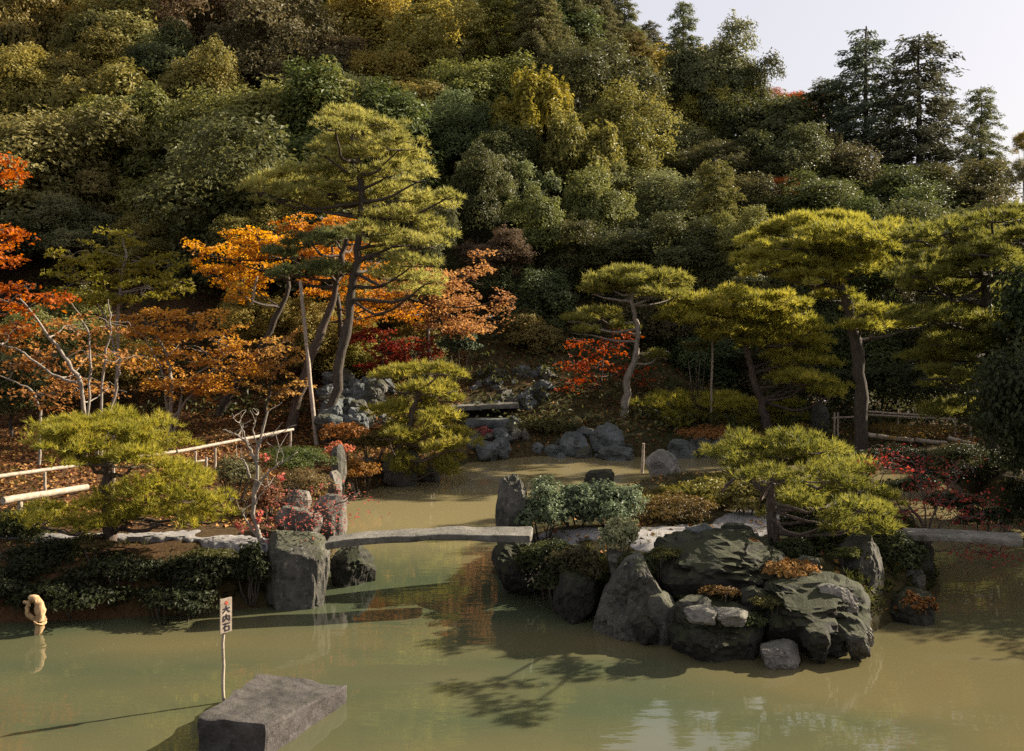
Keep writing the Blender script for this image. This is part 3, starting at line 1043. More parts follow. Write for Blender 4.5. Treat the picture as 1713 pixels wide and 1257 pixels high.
# pine leaning over the inlet
pine('yellow-green pine leaning out over the inlet beyond the left bank', 22.6, [(652, 804), (656, 775), (672, 740), (690, 700), (700, 650)], [
    (690, 626, 62, 13), (735, 622, 30, 12), (640, 630, 30, 8), (745, 652, 32, 14), (705, 655, 40, 12), (735, 668, 30, 10),
    (690, 692, 62, 22), (640, 700, 32, 16), (745, 706, 34, 18), (700, 722, 55, 20), (750, 730, 28, 12),
    (762, 748, 32, 16), (715, 760, 50, 20), (670, 748, 36, 18), (725, 786, 34, 14), (680, 778, 30, 12), (650, 730, 28, 14)],
    (0.235, 0.225, 0.046), 0.12, 0.05, 2)
# the tall pine
pine('tallest pine rising above the left maples with a leaning bare trunk', 26.0, [(548, 706), (560, 650), (577, 560), (590, 480), (602, 415), (606, 340), (600, 270), (590, 215)], [
    (575, 192, 40, 12), (610, 205, 40, 13), (655, 214, 32, 10), (560, 214, 34, 12), (620, 228, 58, 18), (585, 240, 46, 16), (668, 245, 40, 16),
    (640, 258, 60, 20), (690, 282, 34, 20), (590, 266, 50, 16), (545, 258, 26, 12), (650, 290, 48, 18), (700, 300, 26, 12),
    (565, 296, 46, 16), (500, 296, 52, 16), (455, 304, 40, 14), (610, 318, 60, 18), (545, 325, 60, 18), (480, 330, 50, 16), (430, 318, 24, 12),
    (665, 330, 48, 18), (715, 344, 36, 16), (748, 330, 18, 8), (590, 352, 50, 14), (520, 352, 40, 12), (650, 366, 54, 18), (705, 376, 42, 18), (735, 392, 24, 10),
    (620, 388, 44, 16), (675, 404, 50, 18), (715, 410, 30, 12), (640, 430, 40, 16), (690, 440, 42, 16), (665, 462, 46, 16), (715, 470, 26, 12), (690, 490, 36, 12)],
    (0.29, 0.285, 0.080), 0.155, 0.06, 3, spread=1.0, dens=0.75, grow_=1.05, bark='bark')
pine('second slimmer pine leaning beside the slanting prop pole', 26.8, [(484, 695), (505, 640), (535, 560), (560, 490), (570, 430), (580, 400)], [
    (520, 404, 44, 12), (478, 428, 40, 11), (560, 398, 40, 12), (500, 456, 46, 14), (545, 452, 36, 12), (470, 462, 28, 10), (590, 404, 30, 12), (575, 455, 26, 12)],
    (0.13, 0.15, 0.06), 0.15, 0.06, 4, dens=0.9)
# right pines
pine('slender flat-topped pine with a crooked trunk, left of the domed pines', 29.5, [(1043, 695), (1050, 640), (1064, 590), (1068, 545), (1058, 505), (1066, 470)], [
    (1060, 461, 56, 12), (1015, 476, 44, 11), (1110, 470, 42, 12), (1060, 482, 52, 12), (1140, 486, 32, 10), (990, 490, 26, 8), (1095, 494, 44, 10),
    (1000, 530, 44, 11), (965, 536, 22, 8), (1022, 548, 26, 9), (1100, 596, 18, 4), (975, 556, 24, 8)],
    (0.20, 0.20, 0.048), 0.13, 0.05, 5, dens=0.9, extra=[[(1068, 592), (1090, 592), (1116, 602), 0.035]], bark='palebark')
pine('domed umbrella-shaped pine with a slanting sunlit trunk behind the island', 29.2, [(1287, 728), (1273, 670), (1256, 612), (1246, 570), (1240, 535)], [
    (1225, 504, 66, 18), (1290, 506, 52, 16), (1160, 516, 46, 18), (1126, 536, 26, 18), (1190, 530, 52, 20), (1330, 520, 34, 16), (1250, 530, 66, 22), (1310, 540, 48, 20), (1362, 548, 26, 14),
    (1235, 562, 52, 20), (1290, 570, 56, 22), (1340, 574, 38, 18), (1205, 552, 30, 16), (1320, 604, 42, 18), (1365, 606, 34, 18), (1350, 636, 40, 20), (1385, 640, 28, 18), (1385, 660, 24, 12), (1320, 630, 34, 14)],
    (0.29, 0.28, 0.055), 0.15, 0.06, 6, spread=0.7, grow_=1.12)
pine('broad high-crowned pine with a thick dark straight trunk at the right', 26.6, [(1443, 742), (1440, 660), (1434, 580), (1420, 515), (1405, 460), (1400, 410)], [
    (1370, 376, 62, 14), (1320, 388, 44, 15), (1430, 378, 48, 12), (1285, 402, 36, 16), (1390, 394, 60, 16), (1470, 394, 38, 12), (1340, 408, 54, 18), (1300, 424, 44, 18), (1260, 434, 28, 12),
    (1375, 428, 58, 18), (1430, 416, 50, 16), (1330, 444, 54, 16), (1400, 450, 54, 16), (1290, 450, 36, 12), (1460, 440, 34, 14), (1350, 466, 46, 14),
    (1455, 520, 30, 12), (1490, 534, 40, 14), (1520, 546, 20, 8), (1440, 548, 32, 10), (1400, 500, 34, 10)],
    (0.27, 0.265, 0.052), 0.21, 0.07, 7, spread=0.8, grow_=1.25, bark='bark')
pine('dark dense pine filling the right frame edge', 22.0, [(1662, 770), (1660, 680), (1655, 580), (1650, 480), (1650, 400)], [
    (1570, 386, 44, 14), (1620, 378, 40, 14), (1535, 398, 34, 14), (1660, 366, 40, 14), (1700, 362, 34, 14), (1590, 410, 54, 16), (1655, 405, 50, 16), (1705, 400, 40, 18),
    (1555, 440, 48, 16), (1620, 445, 54, 18), (1680, 450, 50, 20), (1580, 486, 56, 16), (1640, 494, 54, 18), (1700, 500, 40, 20), (1560, 530, 44, 14), (1615, 540, 54, 16), (1675, 545, 50, 18),
    (1590, 584, 54, 14), (1650, 592, 54, 18), (1705, 590, 36, 18), (1570, 630, 44, 13), (1625, 640, 50, 15), (1685, 645, 46, 18), (1655, 690, 50, 16), (1702, 700, 36, 18), (1610, 680, 36, 10)] + [(1530 + 180 * q_[0], 420 + 280 * q_[1], 30 + 24 * q_[2], 9 + 6 * q_[3], 2.2 - 4.4 * q_[4]) for q_ in np.random.default_rng(4).random((26, 5))],
    (0.15, 0.155, 0.036), 0.15, 0.07, 8, spread=1.1, grow_=1.12, bark='bark')
pine('low creeping pine spread along the far bank beneath the domed pine', 30.4, [(1200, 752), (1200, 730), (1190, 715), (1200, 700)], [
    (1110, 682, 50, 18), (1160, 676, 46, 16), (1210, 676, 46, 16), (1255, 682, 44, 16), (1300, 684, 34, 16), (1080, 676, 26, 12), (1135, 704, 54, 16), (1190, 706, 52, 16), (1240, 712, 50, 16), (1095, 708, 34, 12), (1290, 710, 36, 14), (1325, 704, 22, 12)],
    (0.29, 0.28, 0.052), 0.10, 0.04, 9, spread=0.6)
pine('dark-trunked pine on the island path with tufted drooping branches', 13.6, [(1295, 905), (1292, 860), (1288, 820), (1300, 780), (1320, 750)], [
    (1250, 752, 42, 16), (1300, 740, 44, 16), (1350, 752, 44, 16), (1290, 770, 46, 16), (1400, 764, 34, 14), (1340, 782, 48, 18), (1440, 790, 34, 13), (1390, 800, 48, 18), (1290, 800, 40, 16),
    (1335, 820, 50, 18), (1430, 820, 36, 15), (1380, 842, 48, 18), (1330, 852, 40, 16), (1440, 850, 38, 14), (1475, 862, 24, 11), (1395, 872, 40, 13), (1235, 788, 32, 13), (1215, 758, 28, 11), (1450, 880, 34, 12), (1420, 896, 32, 11), (1480, 838, 28, 11), (1365, 775, 40, 16), (1410, 790, 36, 14), (1320, 760, 40, 14)],
    (0.15, 0.155, 0.034), 0.085, 0.04, 10, spread=0.7, dens=1.0, grow_=1.25, extra=[[(1290, 835), (1250, 800), (1225, 805), (1208, 822), 0.035]])

# maples ------------------------------------------------------------

def maple(label, D, trunks, blobs, color, seed, r0=0.09, leaf=0.052, dens=1.5, bark='bark', cat='maple', name='maple_tree', twigs=5, group=None):
    rng = np.random.default_rng(seed)
    T0 = pts_of(trunks[0], D)
    g = gz(T0[0][0], T0[0][1])
    root = thing(name, label, cat, (T0[0][0], T0[0][1], g - 0.05), group)
    mb = MB()
    allp = []
    for t in trunks:
        tp = pts_of(t, D)
        if abs(t[0][1] - trunks[0][0][1]) < 25:
            gg = gz(tp[0][0], tp[0][1])
            if tp[0][2] > gg:
                tp[0][2] = gg - 0.05
        k = r0 * (0.6 if t is not trunks[0] else 1)
        allp.append(tube(mb, tp, k, k * 0.35, 16, 7, 0.02, rng))
    P = np.vstack(allp)
    q = MB()
    for b_ in blobs:
        px, py, rx, ry = b_[:4]
        DD = D + (b_[4] if len(b_) > 4 else rng.normal() * 0.7)
        c = at(px, py, DD)
        kx, kz = rx * DD / F, ry * DD / F
        limb_to(mb, P, c, r0 * 0.35, rng)
        for _ in range(twigs):
            d = rdir(1, rng)[0]
            e = c + d * np.array([kx, kx * 0.8, kz]) * 0.9
            tube(mb, [c, (c + e) / 2 + rng.normal(size=3) * 0.08, e], r0 * 0.14, 0.006, 6, 4, 0.01, rng)
        spray_blob(q, c, (kx, kx * 0.85, kz), leaf, rng, dens)
    part('trunk', mb, M[bark], root)
    part('crown', q, M['maple'], root, color)
    return root


ORANGE, DEEP, RED, PINK = (0.53, 0.25, 0.04), (0.34, 0.13, 0.03), (0.36, 0.07, 0.02), (0.38, 0.19, 0.085)
maple('vivid golden-orange maple clump left of the tall pine', 28.2, [[(365, 668), (402, 630), (442, 575), (470, 515), (482, 465), (470, 420)]], [
    (335, 425, 34, 22), (385, 436, 46, 26), (440, 420, 40, 22), (405, 470, 38, 22), (430, 395, 44, 14), (470, 402, 26, 12), (360, 458, 30, 16), (440, 452, 30, 18), (400, 490, 18, 10)],
    ORANGE, 1, 0.13, dens=1.0)
maple('red-orange maple glowing behind the trunk of the tall pine', 30.5, [[(560, 660), (570, 560), (560, 460), (555, 400)]], [
    (540, 370, 46, 18), (500, 386, 34, 14), (480, 375, 24, 10), (620, 392, 44, 18), (575, 420, 52, 22), (530, 430, 40, 16), (640, 498, 48, 16), (605, 528, 36, 12), (550, 478, 46, 20), (620, 450, 44, 20), (530, 525, 30, 12), (575, 372, 24, 14), (680, 520, 40, 12)],
    (0.46, 0.19, 0.045), 2, 0.10, dens=0.7)
maple('pinkish orange maple spreading right of the tall pine', 30.0, [[(724, 650), (719, 600), (715, 545), (735, 500), (740, 470)]], [
    (740, 462, 56, 22), (786, 470, 32, 16), (700, 496, 54, 18), (757, 508, 54, 20), (800, 538, 46, 14), (840, 500, 28, 12), (722, 540, 36, 12), (770, 548, 50, 12), (690, 450, 30, 14), (815, 430, 30, 12), (650, 480, 30, 12)],
    PINK, 3, 0.09, dens=0.6)
maple('multi-stemmed orange maple low on the leaf-strewn slope', 25.5, [[(283, 688), (286, 640), (280, 600), (262, 560)], [(283, 688), (310, 650), (345, 615), (392, 588)], [(270, 712), (305, 680), (345, 630), (395, 570)], [(283, 688), (272, 630), (240, 560)]], [
    (262, 540, 56, 26), (325, 545, 56, 24), (246, 596, 52, 24), (345, 590, 56, 24), (300, 640, 64, 20), (398, 610, 44, 20), (216, 540, 34, 18), (370, 560, 34, 18), (360, 640, 46, 18), (300, 580, 46, 22)],
    (0.48, 0.235, 0.06), 4, 0.065, bark='palebark', dens=0.6)
maple('salmon-tinted low maple right of the multi-stemmed orange one', 27.0, [[(440, 692), (450, 660), (460, 620)]], [
    (440, 632, 42, 20), (470, 610, 36, 18), (430, 600, 36, 18), (480, 650, 32, 14), (460, 580, 36, 18), (490, 580, 26, 14)], (0.40, 0.22, 0.075), 5, 0.05, dens=0.7)
maple('deep red maple branches entering at the left frame edge', 21.0, [[(-70, 740), (-60, 600), (-40, 450), (-20, 330)]], [
    (8, 272, 26, 14), (4, 292, 28, 12), (10, 385, 28, 10), (14, 402, 24, 12), (2, 430, 26, 10), (40, 480, 34, 9), (15, 506, 36, 9), (88, 496, 30, 8), (30, 545, 34, 9), (-40, 300, 36, 20), (-40, 420, 36, 24)],
    (0.40, 0.10, 0.02), 6, 0.10, dens=0.5)
maple('pale-stemmed sparse maple with russet leaves at the left', 20.5, [[(141, 702), (137, 650), (112, 600), (70, 545), (35, 500)], [(128, 640), (90, 628), (45, 595), (0, 572), (-40, 550)], [(141, 702), (150, 640), (148, 560), (120, 505)], [(65, 698), (62, 668), (30, 640), (-10, 628)], [(160, 695), (175, 620), (185, 550), (180, 500)], [(165, 690), (195, 640), (205, 590)]], [
    (70, 590, 42, 14), (150, 595, 46, 16), (180, 540, 46, 18), (110, 545, 46, 16), (30, 610, 40, 12), (200, 600, 40, 16), (120, 640, 50, 12), (60, 660, 46, 12), (180, 650, 44, 12), (15, 560, 36, 14)],
    (0.32, 0.15, 0.055), 7, 0.055, bark='palebark', dens=0.42)
maple('olive-leaved airy maple behind the pale-stemmed one', 24.5, [[(190, 690), (195, 600), (200, 500), (210, 430), (206, 395)], [(195, 600), (170, 520), (140, 470)]], [
    (140, 475, 52, 22), (200, 450, 52, 22), (240, 480, 46, 20), (185, 495, 52, 16), (120, 430, 40, 16), (255, 440, 46, 18), (290, 480, 40, 18), (170, 420, 40, 16), (208, 392, 34, 14)],
    (0.20, 0.17, 0.03), 8, 0.05, bark='palebark', dens=0.8)
maple('dark red little maple in the shade behind the slender pine', 31.0, [[(1010, 690), (1006, 640), (1010, 590)]], [
    (975, 572, 34, 13), (1020, 580, 40, 14), (955, 605, 28, 10), (1000, 608, 40, 12), (1050, 620, 36, 11), (985, 632, 40, 9), (1070, 640, 30, 9), (945, 640, 24, 7), (1040, 560, 24, 10)],
    (0.26, 0.040, 0.012), 9, 0.05, dens=0.24)
maple('purple-red bush in the shade right of the tall pine trunk', 29.5, [[(640, 640), (640, 600), (636, 570)]], [
    (612, 562, 38, 12), (655, 575, 42, 12), (690, 592, 36, 10), (640, 598, 40, 10), (720, 580, 26, 10)], (0.20, 0.035, 0.025), 10, 0.04, dens=0.8, name='maple_shrub')
maple('red-leaved twiggy bush overhanging the slab bridge at the right', 15.0, [[(1548, 905), (1540, 870), (1510, 835), (1470, 818)], [(1548, 905), (1535, 880), (1505, 845), (1465, 825), (1430, 818)], [(1548, 905), (1580, 870), (1640, 872), (1690, 888)], [(1548, 905), (1570, 840), (1600, 800), (1590, 770)], [(1548, 905), (1545, 840), (1530, 780), (1500, 760)]], [
    (1530, 795, 42, 12), (1585, 790, 46, 14), (1610, 825, 44, 14), (1550, 825, 44, 12), (1640, 860, 44, 10), (1590, 862, 46, 12), (1680, 885, 34, 9), (1560, 925, 40, 10), (1620, 915, 40, 10), (1490, 775, 34, 10), (1480, 750, 24, 8), (1660, 925, 30, 10), (1545, 765, 40, 12), (1520, 850, 36, 10)],
    (0.27, 0.045, 0.042), 11, 0.03, leaf=0.028, dens=0.24, bark='redbark', name='maple_shrub', cat='bush', twigs=7)
maple('pink-leaved twiggy bush hanging beside the left end of the bridge', 14.0, [[(505, 900), (520, 868), (550, 850), (590, 830)], [(505, 900), (490, 850), (500, 815)], [(505, 900), (470, 870), (440, 882)]], [
    (500, 868, 34, 10), (540, 880, 34, 8), (555, 845, 34, 10), (590, 830, 18, 6), (480, 835, 30, 14), (450, 880, 24, 8), (510, 840, 30, 12)],
    (0.36, 0.10, 0.085), 12, 0.018, leaf=0.024, dens=0.2, bark='bark', name='maple_shrub', cat='bush', twigs=7)

# bare pale sapling on the left bank
rng = np.random.default_rng(21)
b0_ = at(438, 920, 13.7)
root = thing('bare_sapling', 'leafless whitish forked sapling beside the left end of the bridge', 'sapling', (b0_[0], b0_[1], gz(b0_[0], b0_[1])))
mb, q = MB(), MB()
D = 13.7
for path_, r_ in [([(440, 926), (434, 895), (425, 868), (424, 830), (431, 795), (428, 765), (436, 730), (448, 690)], 0.042),
                  ([(436, 905), (422, 885), (408, 862), (405, 850)], 0.022), ([(425, 828), (440, 800), (462, 782), (490, 762)], 0.022),
                  ([(428, 775), (415, 745), (398, 730), (372, 718)], 0.02), ([(430, 760), (440, 735), (470, 726)], 0.016), ([(418, 800), (410, 775), (396, 762)], 0.018), ([(416, 745), (402, 712), (390, 700)], 0.012), ([(430, 745), (424, 715), (432, 690)], 0.012),
                  ([(462, 782), (464, 760), (470, 745)], 0.01), ([(425, 845), (440, 822), (452, 812)], 0.012)]:
    P = tube(mb, pts_of(path_, D), r_, r_ * 0.35, 14, 7, 0.006, rng)
    for _ in range(5):
        s = P[rng.integers(7, 14)]
        e = s + (rdir(1, rng)[0] * np.array([1, 1, 0.4]) + np.array([0, 0, 0.6])) * 0.22
        tube(mb, [s, (s + e) / 2 + rng.normal(size=3) * 0.02, e], 0.007, 0.003, 5, 4, 0.004, rng)
part('trunk', mb, M['palebark'], root)
for px, py in [(405, 885), (428, 868), (430, 872), (415, 935), (412, 930), (400, 880), (450, 905), (436, 860), (445, 765), (470, 800)]:
    c = at(px, py, D) + rng.normal(size=(14, 3)) * 0.03
    leaves(q, c, rng.normal(size=(14, 3)), 0.025, rng, 0.7)
part('leaves', q, M['maple'], root, (0.42, 0.10, 0.09))

# clipped and leafy shrubs near the water --------------------------------

def shrub(label, px, py, rx, ry, D, color, leaf, n, seed, mat='leaf', name='leafy_shrub', cat='shrub', group=None, nclump=12, low=-0.2, aspect=0.5, depth=0.9):
    rng = np.random.default_rng(seed)
    c = at(px, py, D)
    kx, kz = rx * D / F, ry * D / F
    g = gz(c[0], c[1])
    root = thing(name, label, cat, (c[0], c[1], min(g, c[2] - kz * 0.5)), group)
    mb, q = MB(), MB()
    for _ in range(7):
        a = rng.random() * 6.28
        e = c + np.array([math.cos(a) * kx * 0.6, math.sin(a) * kx * 0.6, kz * 0.4 * rng.random()])
        s = np.array([c[0] + math.cos(a) * 0.06, c[1] + math.sin(a) * 0.06, root.location[2] - 0.05])
        tube(mb, [s, (s + e) / 2 + np.array([0, 0, -0.05]), e], 0.02, 0.006, 6, 5, 0.01, rng)
    leaf_ball(q, c, (kx, kx * depth, kz), n, leaf, rng, nclump, low, (0.34, 0.5), 0.6, aspect)
    part('stem', mb, M['bark'], root)
    part('foliage', q, M[mat], root, color)
    return root


BLUEG = (0.10, 0.128, 0.07)
shrub('bluish-green leafy bush just right of the standing stone', 908, 860, 50, 38, 14.6, BLUEG, 0.034, 3400, 1)
shrub('bluish-green leafy bush, taller middle one beside the bridge end', 962, 850, 48, 40, 14.9, BLUEG, 0.034, 3400, 2)
shrub('bluish-green leafy bush below the squared dark stone', 1024, 854, 56, 38, 14.9, BLUEG, 0.034, 3600, 3)
shrub('pale variegated bush above the triangular rock', 1034, 902, 38, 30, 13.0, (0.20, 0.21, 0.11), 0.03, 1600, 4)
shrub('dark low bush on the bank under the bluish-green bushes', 920, 935, 56, 32, 13.5, (0.04, 0.048, 0.018), 0.03, 2600, 5)
shrub('dark fern-like bush left of the triangular rock', 968, 950, 44, 30, 13.0, (0.055, 0.05, 0.02), 0.03, 1900, 6)
shrub('olive groundcover mound on the island behind the bluish bushes', 1100, 838, 66, 20, 17.2, (0.14, 0.115, 0.03), 0.03, 5200, 7)
shrub('yellow-green mound on the island left of the island pine', 1185, 832, 60, 28, 16.3, (0.15, 0.14, 0.03), 0.03, 5200, 8)
shrub('brownish low mound along the gravel path edge', 1130, 858, 70, 24, 15.2, (0.11, 0.08, 0.026), 0.026, 3000, 9)
shrub('olive mound between the round sunlit stone and the island pine', 1225, 806, 50, 18, 18.6, (0.15, 0.135, 0.028), 0.03, 4000, 10)
shrub('dark tangled bush under the island pine', 1385, 905, 70, 40, 13.8, (0.045, 0.055, 0.016), 0.028, 3800, 11)
shrub('dark bush on the gravel right of the island pine trunk', 1340, 890, 44, 24, 13.9, (0.05, 0.055, 0.02), 0.026, 2200, 12)
shrub('orange-tinged small plant on the huge mossy boulder right shoulder', 1325, 955, 46, 17, 12.3, (0.28, 0.17, 0.055), 0.024, 1000, 13)
shrub('orange grass tuft at the far right tip of the island', 1530, 1018, 30, 22, 12.7, (0.20, 0.10, 0.03), 0.026, 800, 14)
shrub('clipped dark green rounded shrub behind the bare sapling', 498, 772, 54, 22, 18.6, (0.065, 0.085, 0.022), 0.022, 5200, 15, name='clipped_shrub', nclump=18)
shrub('orange-brown shrub at the foot of the slanting prop pole', 580, 728, 38, 20, 21.5, (0.24, 0.115, 0.03), 0.03, 1800, 16)
shrub('salmon-leaved small shrub right of the clipped green one', 566, 755, 22, 14, 19.8, (0.38, 0.16, 0.075), 0.028, 800, 17)
shrub('olive shrub on the bank left of the leaning pine', 622, 742, 44, 26, 22.6, (0.11, 0.085, 0.022), 0.03, 2200, 18)
shrub('golden-orange shrub low at the water left of the leaning pine', 604, 790, 38, 18, 21.3, (0.24, 0.13, 0.03), 0.028, 1500, 19)
shrub('brown-olive shrub on the bank behind the twiggy pink bush', 500, 818, 52, 26, 16.8, (0.12, 0.09, 0.035), 0.026, 2400, 20)
shrub('reddish low shrub left of the twiggy pink bush', 455, 840, 36, 32, 15.6, (0.16, 0.085, 0.04), 0.026, 1700, 21)
shrub('grey-olive bush behind the bare sapling', 395, 800, 44, 30, 16.8, (0.10, 0.095, 0.04), 0.026, 2000, 22)
shrub('dark green bush at the left frame edge below the log beam', 30, 890, 56, 36, 14.2, (0.045, 0.055, 0.018), 0.028, 2600, 23)
shrub('dark green bush at the left end of the low pine', 140, 915, 66, 18, 13.9, (0.055, 0.06, 0.018), 0.026, 2400, 24)
shrub('pink-flecked low shrub on the far shore by the leaning pine', 812, 728, 24, 12, 27.4, (0.26, 0.09, 0.07), 0.035, 700, 25)
shrub('olive low shrub on the far shore, right of the narrow upright stone', 915, 716, 44, 16, 28.4, (0.07, 0.07, 0.02), 0.04, 1500, 26)
shrub('dark round shrub behind the stones of the far shore', 860, 664, 60, 18, 33, (0.045, 0.05, 0.016), 0.05, 2000, 27)
shrub('orange-brown ground shrub below the low creeping pine', 1190, 728, 60, 12, 27.2, (0.20, 0.10, 0.03), 0.035, 1500, 28)
shrub('yellowish shrub at the foot of the domed pine', 1330, 735, 48, 20, 27.0, (0.15, 0.11, 0.024), 0.035, 2000, 29)
shrub('olive ground shrub in front of the right bamboo fence', 1520, 722, 70, 12, 27.2, (0.13, 0.09, 0.022), 0.035, 1900, 30)
shrub('glossy leafed bush in the shade by the upright short pole', 768, 580, 34, 30, 31, (0.075, 0.10, 0.06), 0.06, 900, 31)
shrub('small round-headed topiary on a thin stem under the domed pine', 1165, 582, 26, 12, 30, (0.10, 0.10, 0.03), 0.04, 700, 32, name='topiary')
shrub('yellow-olive bush behind the purple-red bush', 690, 560, 40, 16, 31, (0.11, 0.09, 0.02), 0.05, 1100, 33)
# dark bushes on the shaded right bank and the left bank face
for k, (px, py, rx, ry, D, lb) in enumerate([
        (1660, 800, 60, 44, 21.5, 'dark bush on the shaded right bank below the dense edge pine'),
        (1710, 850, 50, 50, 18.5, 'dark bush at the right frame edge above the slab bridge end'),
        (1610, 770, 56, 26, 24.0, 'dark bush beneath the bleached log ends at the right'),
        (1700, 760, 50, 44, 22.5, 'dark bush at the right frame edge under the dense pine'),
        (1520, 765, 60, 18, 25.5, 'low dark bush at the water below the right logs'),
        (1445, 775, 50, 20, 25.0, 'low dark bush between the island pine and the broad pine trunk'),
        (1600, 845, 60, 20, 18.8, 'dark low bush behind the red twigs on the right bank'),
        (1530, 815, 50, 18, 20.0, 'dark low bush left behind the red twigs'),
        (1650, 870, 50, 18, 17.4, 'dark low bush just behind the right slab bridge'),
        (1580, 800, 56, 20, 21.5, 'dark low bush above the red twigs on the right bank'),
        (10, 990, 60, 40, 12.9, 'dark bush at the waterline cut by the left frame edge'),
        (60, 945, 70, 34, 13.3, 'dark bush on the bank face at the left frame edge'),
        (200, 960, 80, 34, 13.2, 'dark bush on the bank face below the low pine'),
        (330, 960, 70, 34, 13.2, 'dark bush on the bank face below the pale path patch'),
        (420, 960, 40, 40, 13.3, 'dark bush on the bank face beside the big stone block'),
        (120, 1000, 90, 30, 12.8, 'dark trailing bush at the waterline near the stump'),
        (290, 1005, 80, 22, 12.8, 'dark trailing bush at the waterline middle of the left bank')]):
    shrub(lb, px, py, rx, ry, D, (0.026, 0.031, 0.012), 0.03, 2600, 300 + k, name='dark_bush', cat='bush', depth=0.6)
for k, (px, py, rx, ry, D, colr, lb) in enumerate([
        (1540, 660, 80, 44, 30.5, 0, 'dark evergreen bush behind the right bamboo fence'),
        (1630, 640, 70, 60, 29.0, 0, 'tall dark bush behind the right end of the bamboo fence'),
        (1410, 660, 50, 34, 31.0, 0, 'dark bush between the domed pine and the thick dark trunk'),
        (1470, 640, 50, 40, 31.5, 0, 'dark bush right behind the thick dark trunk'),
        (1700, 690, 50, 60, 26.0, 0, 'dark bush at the right frame edge behind the edge pine'),
        (1290, 800, 46, 20, 18.4, 1, 'yellowish mound on the back of the island behind the island pine'),
        (1125, 824, 46, 15, 18.6, 1, 'low olive mound at the foot of the round sunlit stone'),
        (1060, 846, 50, 16, 16.4, 1, 'olive mound between the bluish bushes and the yellow-green mound'),
        (1255, 836, 50, 30, 15.6, 1, 'olive mound just left of the island pine trunk'),
        (1400, 812, 60, 32, 16.4, 1, 'olive-green mound behind the island pine trunk'),
        (1460, 880, 50, 22, 14.6, 0, 'dark low bush between the island pine and the slab bridge'),
        (1330, 930, 44, 26, 13.2, 0, 'dark bush tucked right of the huge mossy boulder'),
        (1500, 940, 50, 40, 13.6, 0, 'dark bush at the right island end under the red twigs'),
        (940, 975, 44, 22, 13.2, 0, 'dark trailing bush at the waterline left of the triangular rock'),
        (1190, 1005, 60, 12, 12.2, 0, 'dark low plants between the huge boulder and the pale flat stones'),
        (1240, 1035, 44, 10, 11.6, 0, 'dark fringe of plants below the pale flat stones'),
        (1060, 945, 30, 16, 12.6, 0, 'small dark plant in the cleft above the triangular rock')]):
    shrub(lb, px, py, rx, ry, D, [(0.046, 0.056, 0.022), (0.15, 0.135, 0.036)][colr], 0.03 * (D / 15) ** 0.7, 3000, 330 + k, name='dark_bush' if not colr else 'leafy_shrub', cat='bush', depth=0.7)
for k, (px, py, rx, ry, D, colr, lb) in enumerate([
        (1112, 930, 26, 13, 12.6, (0.10, 0.10, 0.03), 'olive tuft growing between the triangular rock and the huge boulder'),
        (1205, 992, 34, 10, 12.0, (0.13, 0.085, 0.03), 'brown-orange ground plants under the huge mossy boulder'),
        (1292, 1010, 30, 11, 11.7, (0.09, 0.085, 0.028), 'olive tuft between the pale flat stones and the wide ledge'),
        (1225, 908, 36, 9, 13.1, (0.15, 0.09, 0.03), 'russet tuft on top of the huge mossy boulder'),
        (1420, 930, 30, 14, 12.9, (0.09, 0.10, 0.03), 'fern tuft left of the rock with the ribbed sunlit edge'),
        (350, 928, 40, 7, 13.2, (0.08, 0.08, 0.025), 'low tuft along the edge of the pale left path'),
        (160, 912, 36, 7, 13.3, (0.09, 0.07, 0.025), 'low brownish tuft at the left path below the low pine')]):
    shrub(lb, px, py, rx, ry, D, colr, 0.024, 700, 380 + k, name='plant_tuft', cat='plant', depth=0.6, aspect=0.35)

# ---------------------------------------------------------------- trees of the wooded hill (shared templates, individual objects)

def trunk_mesh(seed, limbs=6):
    """unit trunk: z 0..1, limbs spreading near the top"""
    rng = np.random.default_rng(seed)
    mb = MB()
    P = tube(mb, [(0, 0, -0.05), (0.02, 0.01, 0.35), (-0.02, 0.02, 0.7), (0, 0, 1.05)], 0.035, 0.014, 12, 7, 0.006, rng)
    for k in range(limbs):
        s = P[rng.integers(7, 10)]
        a = rng.random() * 6.28
        e = s + np.array([math.cos(a) * 0.35, math.sin(a) * 0.35, 0.06 + 0.06 * rng.random()])
        tube(mb, [s, (s + e) / 2 + np.array([0, 0, 0.015]), e], 0.014, 0.005, 7, 5, 0.008, rng)
    return mb.mesh('trunk')


def crown_broad(seed, n, leaf, nclump, low=-0.5, clump=(0.3, 0.46), shell=0.64, aspect=0.55):
    rng = np.random.default_rng(seed)
    mb = MB()
    leaf_ball(mb, np.zeros(3), (1, 1, 1), n, leaf, rng, nclump, low, clump, shell, aspect)
    return mb.mesh('crown')


def crown_lobed(seed, n=20000):
    """upright streaky lobes"""
    rng = np.random.default_rng(seed)
    mb = MB()
    for k in range(22):
        a, q = rng.random() * 6.28, math.sqrt(rng.random()) * 0.72
        h = (1 - q * q) * 0.9
        c = np.array([math.cos(a) * q, math.sin(a) * q, h * (0.1 + 0.5 * rng.random()) - 0.45 * rng.random()])
        leaf_ball(mb, c, (0.22, 0.22, 0.42), n // 22, 0.036, rng, 5, -0.6, (0.5, 0.7), 0.45, 0.45)
    return mb.mesh('crown')


